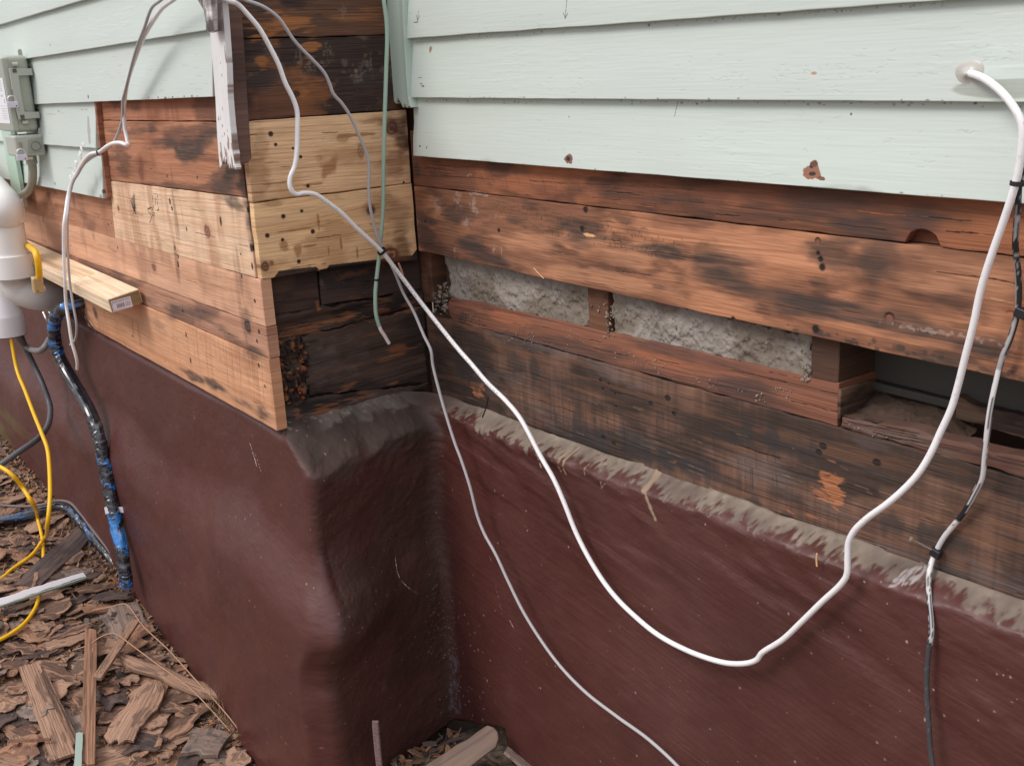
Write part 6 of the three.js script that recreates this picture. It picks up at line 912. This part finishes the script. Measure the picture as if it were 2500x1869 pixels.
  { const t = thing('painted_strip', 'white painted wood strip with mint edge lying on the bark under the yellow cord', 'wood strip'); const g = slab([[-dv.length() / 2, 0.015], [dv.length() / 2, 0.008], [dv.length() / 2, -0.008], [-dv.length() / 2, -0.013]], 'z', 0, 0.010, { seed: 3, jag: 0.003, jf: 40, bev: 0.001, step: 0.015 }); g.rotateX(-Math.PI / 2); const mm = (geo) => { const X = dv.clone().normalize(), Z = new THREE.Vector3().crossVectors(X, new THREE.Vector3(0, 1, 0)).normalize(), Y = new THREE.Vector3().crossVectors(Z, X); geo.rotateX(0.55); geo.applyMatrix4(new THREE.Matrix4().makeBasis(X, Y, Z)); geo.translate((wA.x + wB.x) / 2, (wA.y + wB.y) / 2, (wA.z + wB.z) / 2); return geo; }; part(t, 'strip', mm(g), std({ color: colr(rgb(216, 212, 216)), roughness: 0.6 })); const e = boxGeo(-dv.length() / 2, dv.length() / 2, -0.012, -0.001, 0.0128, 0.0152); part(t, 'mint_edge', mm(e), std({ color: colr(rgb(166, 182, 168)), roughness: 0.6 })); }
  layPiece('paint_sliver', 'flat mint painted sliver standing among the bark strips', 'paint chip', strips[1], std({ color: colr(rgb(150, 166, 154)), roughness: 0.7 }), [612, 1235], [600, 1500], 46, 0.055, undefined, 0.03);
  layPiece('bark_slab', 'dark brown curved slab beneath the black taped pipe', 'bark', flakeGeo(61, 0.5, 0.35, 0.3, 10, 4), barkMats[3], [690, -320], [180, 150], 190, 0.012, undefined, 0.05);
  // dry stems
  const stem = (label, pts) => single('dry_stem', label, 'stem', tube(pts.map(([x, y, l]) => onGround(...ZG(x, y), l)), 0.0018, { rad: 6 }), std({ color: colr(rgb(176, 136, 112)), roughness: 0.8 }));
  stem('long bent dry stem, the one beside the foundation, arching over the litter', [[700, 285, 0.03], [840, 258, 0.06], [960, 232, 0.085], [1000, 262, 0.085], [1100, 400, 0.075], [1300, 590, 0.065], [1500, 810, 0.06], [1640, 960, 0.05], [1800, 1150, 0.04], [1880, 1260, 0.015]]);
  stem('long bent dry stem crossing the curved tan bark strip', [[560, 590, 0.03], [680, 550, 0.05], [780, 485, 0.07], [870, 460, 0.085], [920, 480, 0.085], [1000, 540, 0.08], [1200, 690, 0.07], [1450, 870, 0.06], [1600, 1020, 0.05], [1770, 1210, 0.02]]);
  stem('short dry stem leaning against the foundation foot', [[1670, 860, 0.05], [1760, 950, 0.05], [1860, 1050, 0.04]]);
  // dry grass at the foot of the wall
  const gs = []; for (let i = 0; i < 240; i++) { const k = rnd(); const [u, v] = ZG(1640 + k * 600 + rr(-60, 60), 1050 + k * 520 + rr(-50, 60)); const p = onGround(u, v); if (p.z < D + 0.05) continue; const L = rr(0.03, 0.09), g = new THREE.CylinderGeometry(0.0003, 0.0009, L, 3, 3); g.translate(0, L / 2, 0); const a = g.attributes.position, bnd = rr(0.2, 1.2); for (let q = 0; q < a.count; q++) { const h = a.getY(q) / L; a.setX(q, a.getX(q) + h * h * L * bnd); } g.rotateZ(rr(-0.9, 0.9)); g.rotateY(rr(0, 6.28)); g.translate(p.x, p.y, p.z); gs.push(ni(g)); }
  const dg = new THREE.Mesh(mergeGeometries(gs), std({ color: colr(rgb(186, 156, 118)), roughness: 0.9 })); dg.name = 'dry_grass'; dg.castShadow = dg.receiveShadow = true; dg.userData = { kind: 'stuff', label: 'tufts of dry straw grass at the foundation foot', category: 'grass' }; scene.add(dg);
  // thin lath standing in the bay, broken board in the hollow, board running along the long wall
  const p0 = onZ(915, 1762, 0.33), la = slab([[-0.0072, 0], [0.0072, 0.001], [0.008, -0.36], [-0.0078, -0.36]], 'z', 0, 0.006, { seed: 5, jag: 0.0008 }); la.rotateY(0.75); la.rotateZ(-0.02); la.translate(p0.x, p0.y, p0.z);
  single('lath', 'thin brown lath standing upright in front of the return wall', 'lath', la, timberMat({ seed: 211, light: rgb(132, 106, 100), dark: rgb(104, 80, 74), rings: 200 }));
  const A = onZ(1052, 1862, 0.22), B = onZ(1188, 1770, 0.10), dx = B.clone().sub(A), L = dx.length();
  const bd = slab([[-0.30, 0.002], [L * 1.12, 0.0], [L * 1.12, -0.052], [-0.30, -0.075]], 'z', 0, 0.012, { seed: 6, jag: 0.003, jf: 30, amp: 0.002, bev: 0.003, right: t => -0.02 * (2 * t - 1) * (2 * t - 1) - 0.01 * t }); 
  { const X = dx.normalize(), N = camP.clone().sub(A).normalize(); N.addScaledVector(X, -N.dot(X)).normalize(); N.add(new THREE.Vector3(0, 0.25, 0)).normalize(); N.addScaledVector(X, -N.dot(X)).normalize(); const Y = new THREE.Vector3().crossVectors(N, X); bd.applyMatrix4(new THREE.Matrix4().makeBasis(X, Y, N)); bd.translate(A.x, A.y, A.z); }
  single('board_offcut', 'weathered grey board end leaning in the dark hollow of the inner corner', 'board', bd, timberMat({ seed: 212, light: rgb(124, 102, 88), dark: rgb(96, 76, 66), rings: 50, dirt: [[rgb(92, 74, 64), 0.4, 8, 14, 0.5]] }));
  layPiece('wood_strip', 'dusty pinkish slat at the foot of the long wall', 'wood strip', strips[3], barkMats[2], [(1232 - 0) * 3.16, (1832 - 1400) * 3.16], [(1320) * 3.16, (1905 - 1400) * 3.16], 60, 0.14, undefined, 0.05);
  // straw ends and a splinter caught on the boards
  single('wood_splinter', 'pale splinter hanging from the wide stained sheathing board', 'splinter', tube(P3(zp(0.006, [[1304, 655], [1316, 668], [1327, 679]])), 0.0012, { rad: 5 }), std({ color: colr(rgb(220, 180, 140)), roughness: 0.8 }));
  single('wood_splinter', 'pink splinter below the pale pine boards at the inner corner', 'splinter', tube(P3(xp(0.012, [[973, 643], [978, 655], [983, 670]])), 0.0026, { rad: 6 }), std({ color: colr(rgb(206, 156, 130)), roughness: 0.8 }));
  single('wood_splinter', 'tan splinter stuck on the maroon concrete under the sill beam', 'splinter', tube(P3(zp(0.045, [[1995, 1352], [1994, 1366], [1995, 1381]])), 0.0016, { rad: 6 }), std({ color: colr(rgb(216, 176, 120)), roughness: 0.8 }));
  single('nail', 'bent black nail driven through the mortar under the sill beam', 'nail', tube(P3(zp(0.02, [[1192, 970, 0.0], [1188, 990], [1178, 1018, 0.045]])), 0.0016, { rad: 6 }), std({ color: colr(rgb(50, 42, 40)), metalness: 0.6, roughness: 0.5 }));
}
renderer.render(scene, camera);
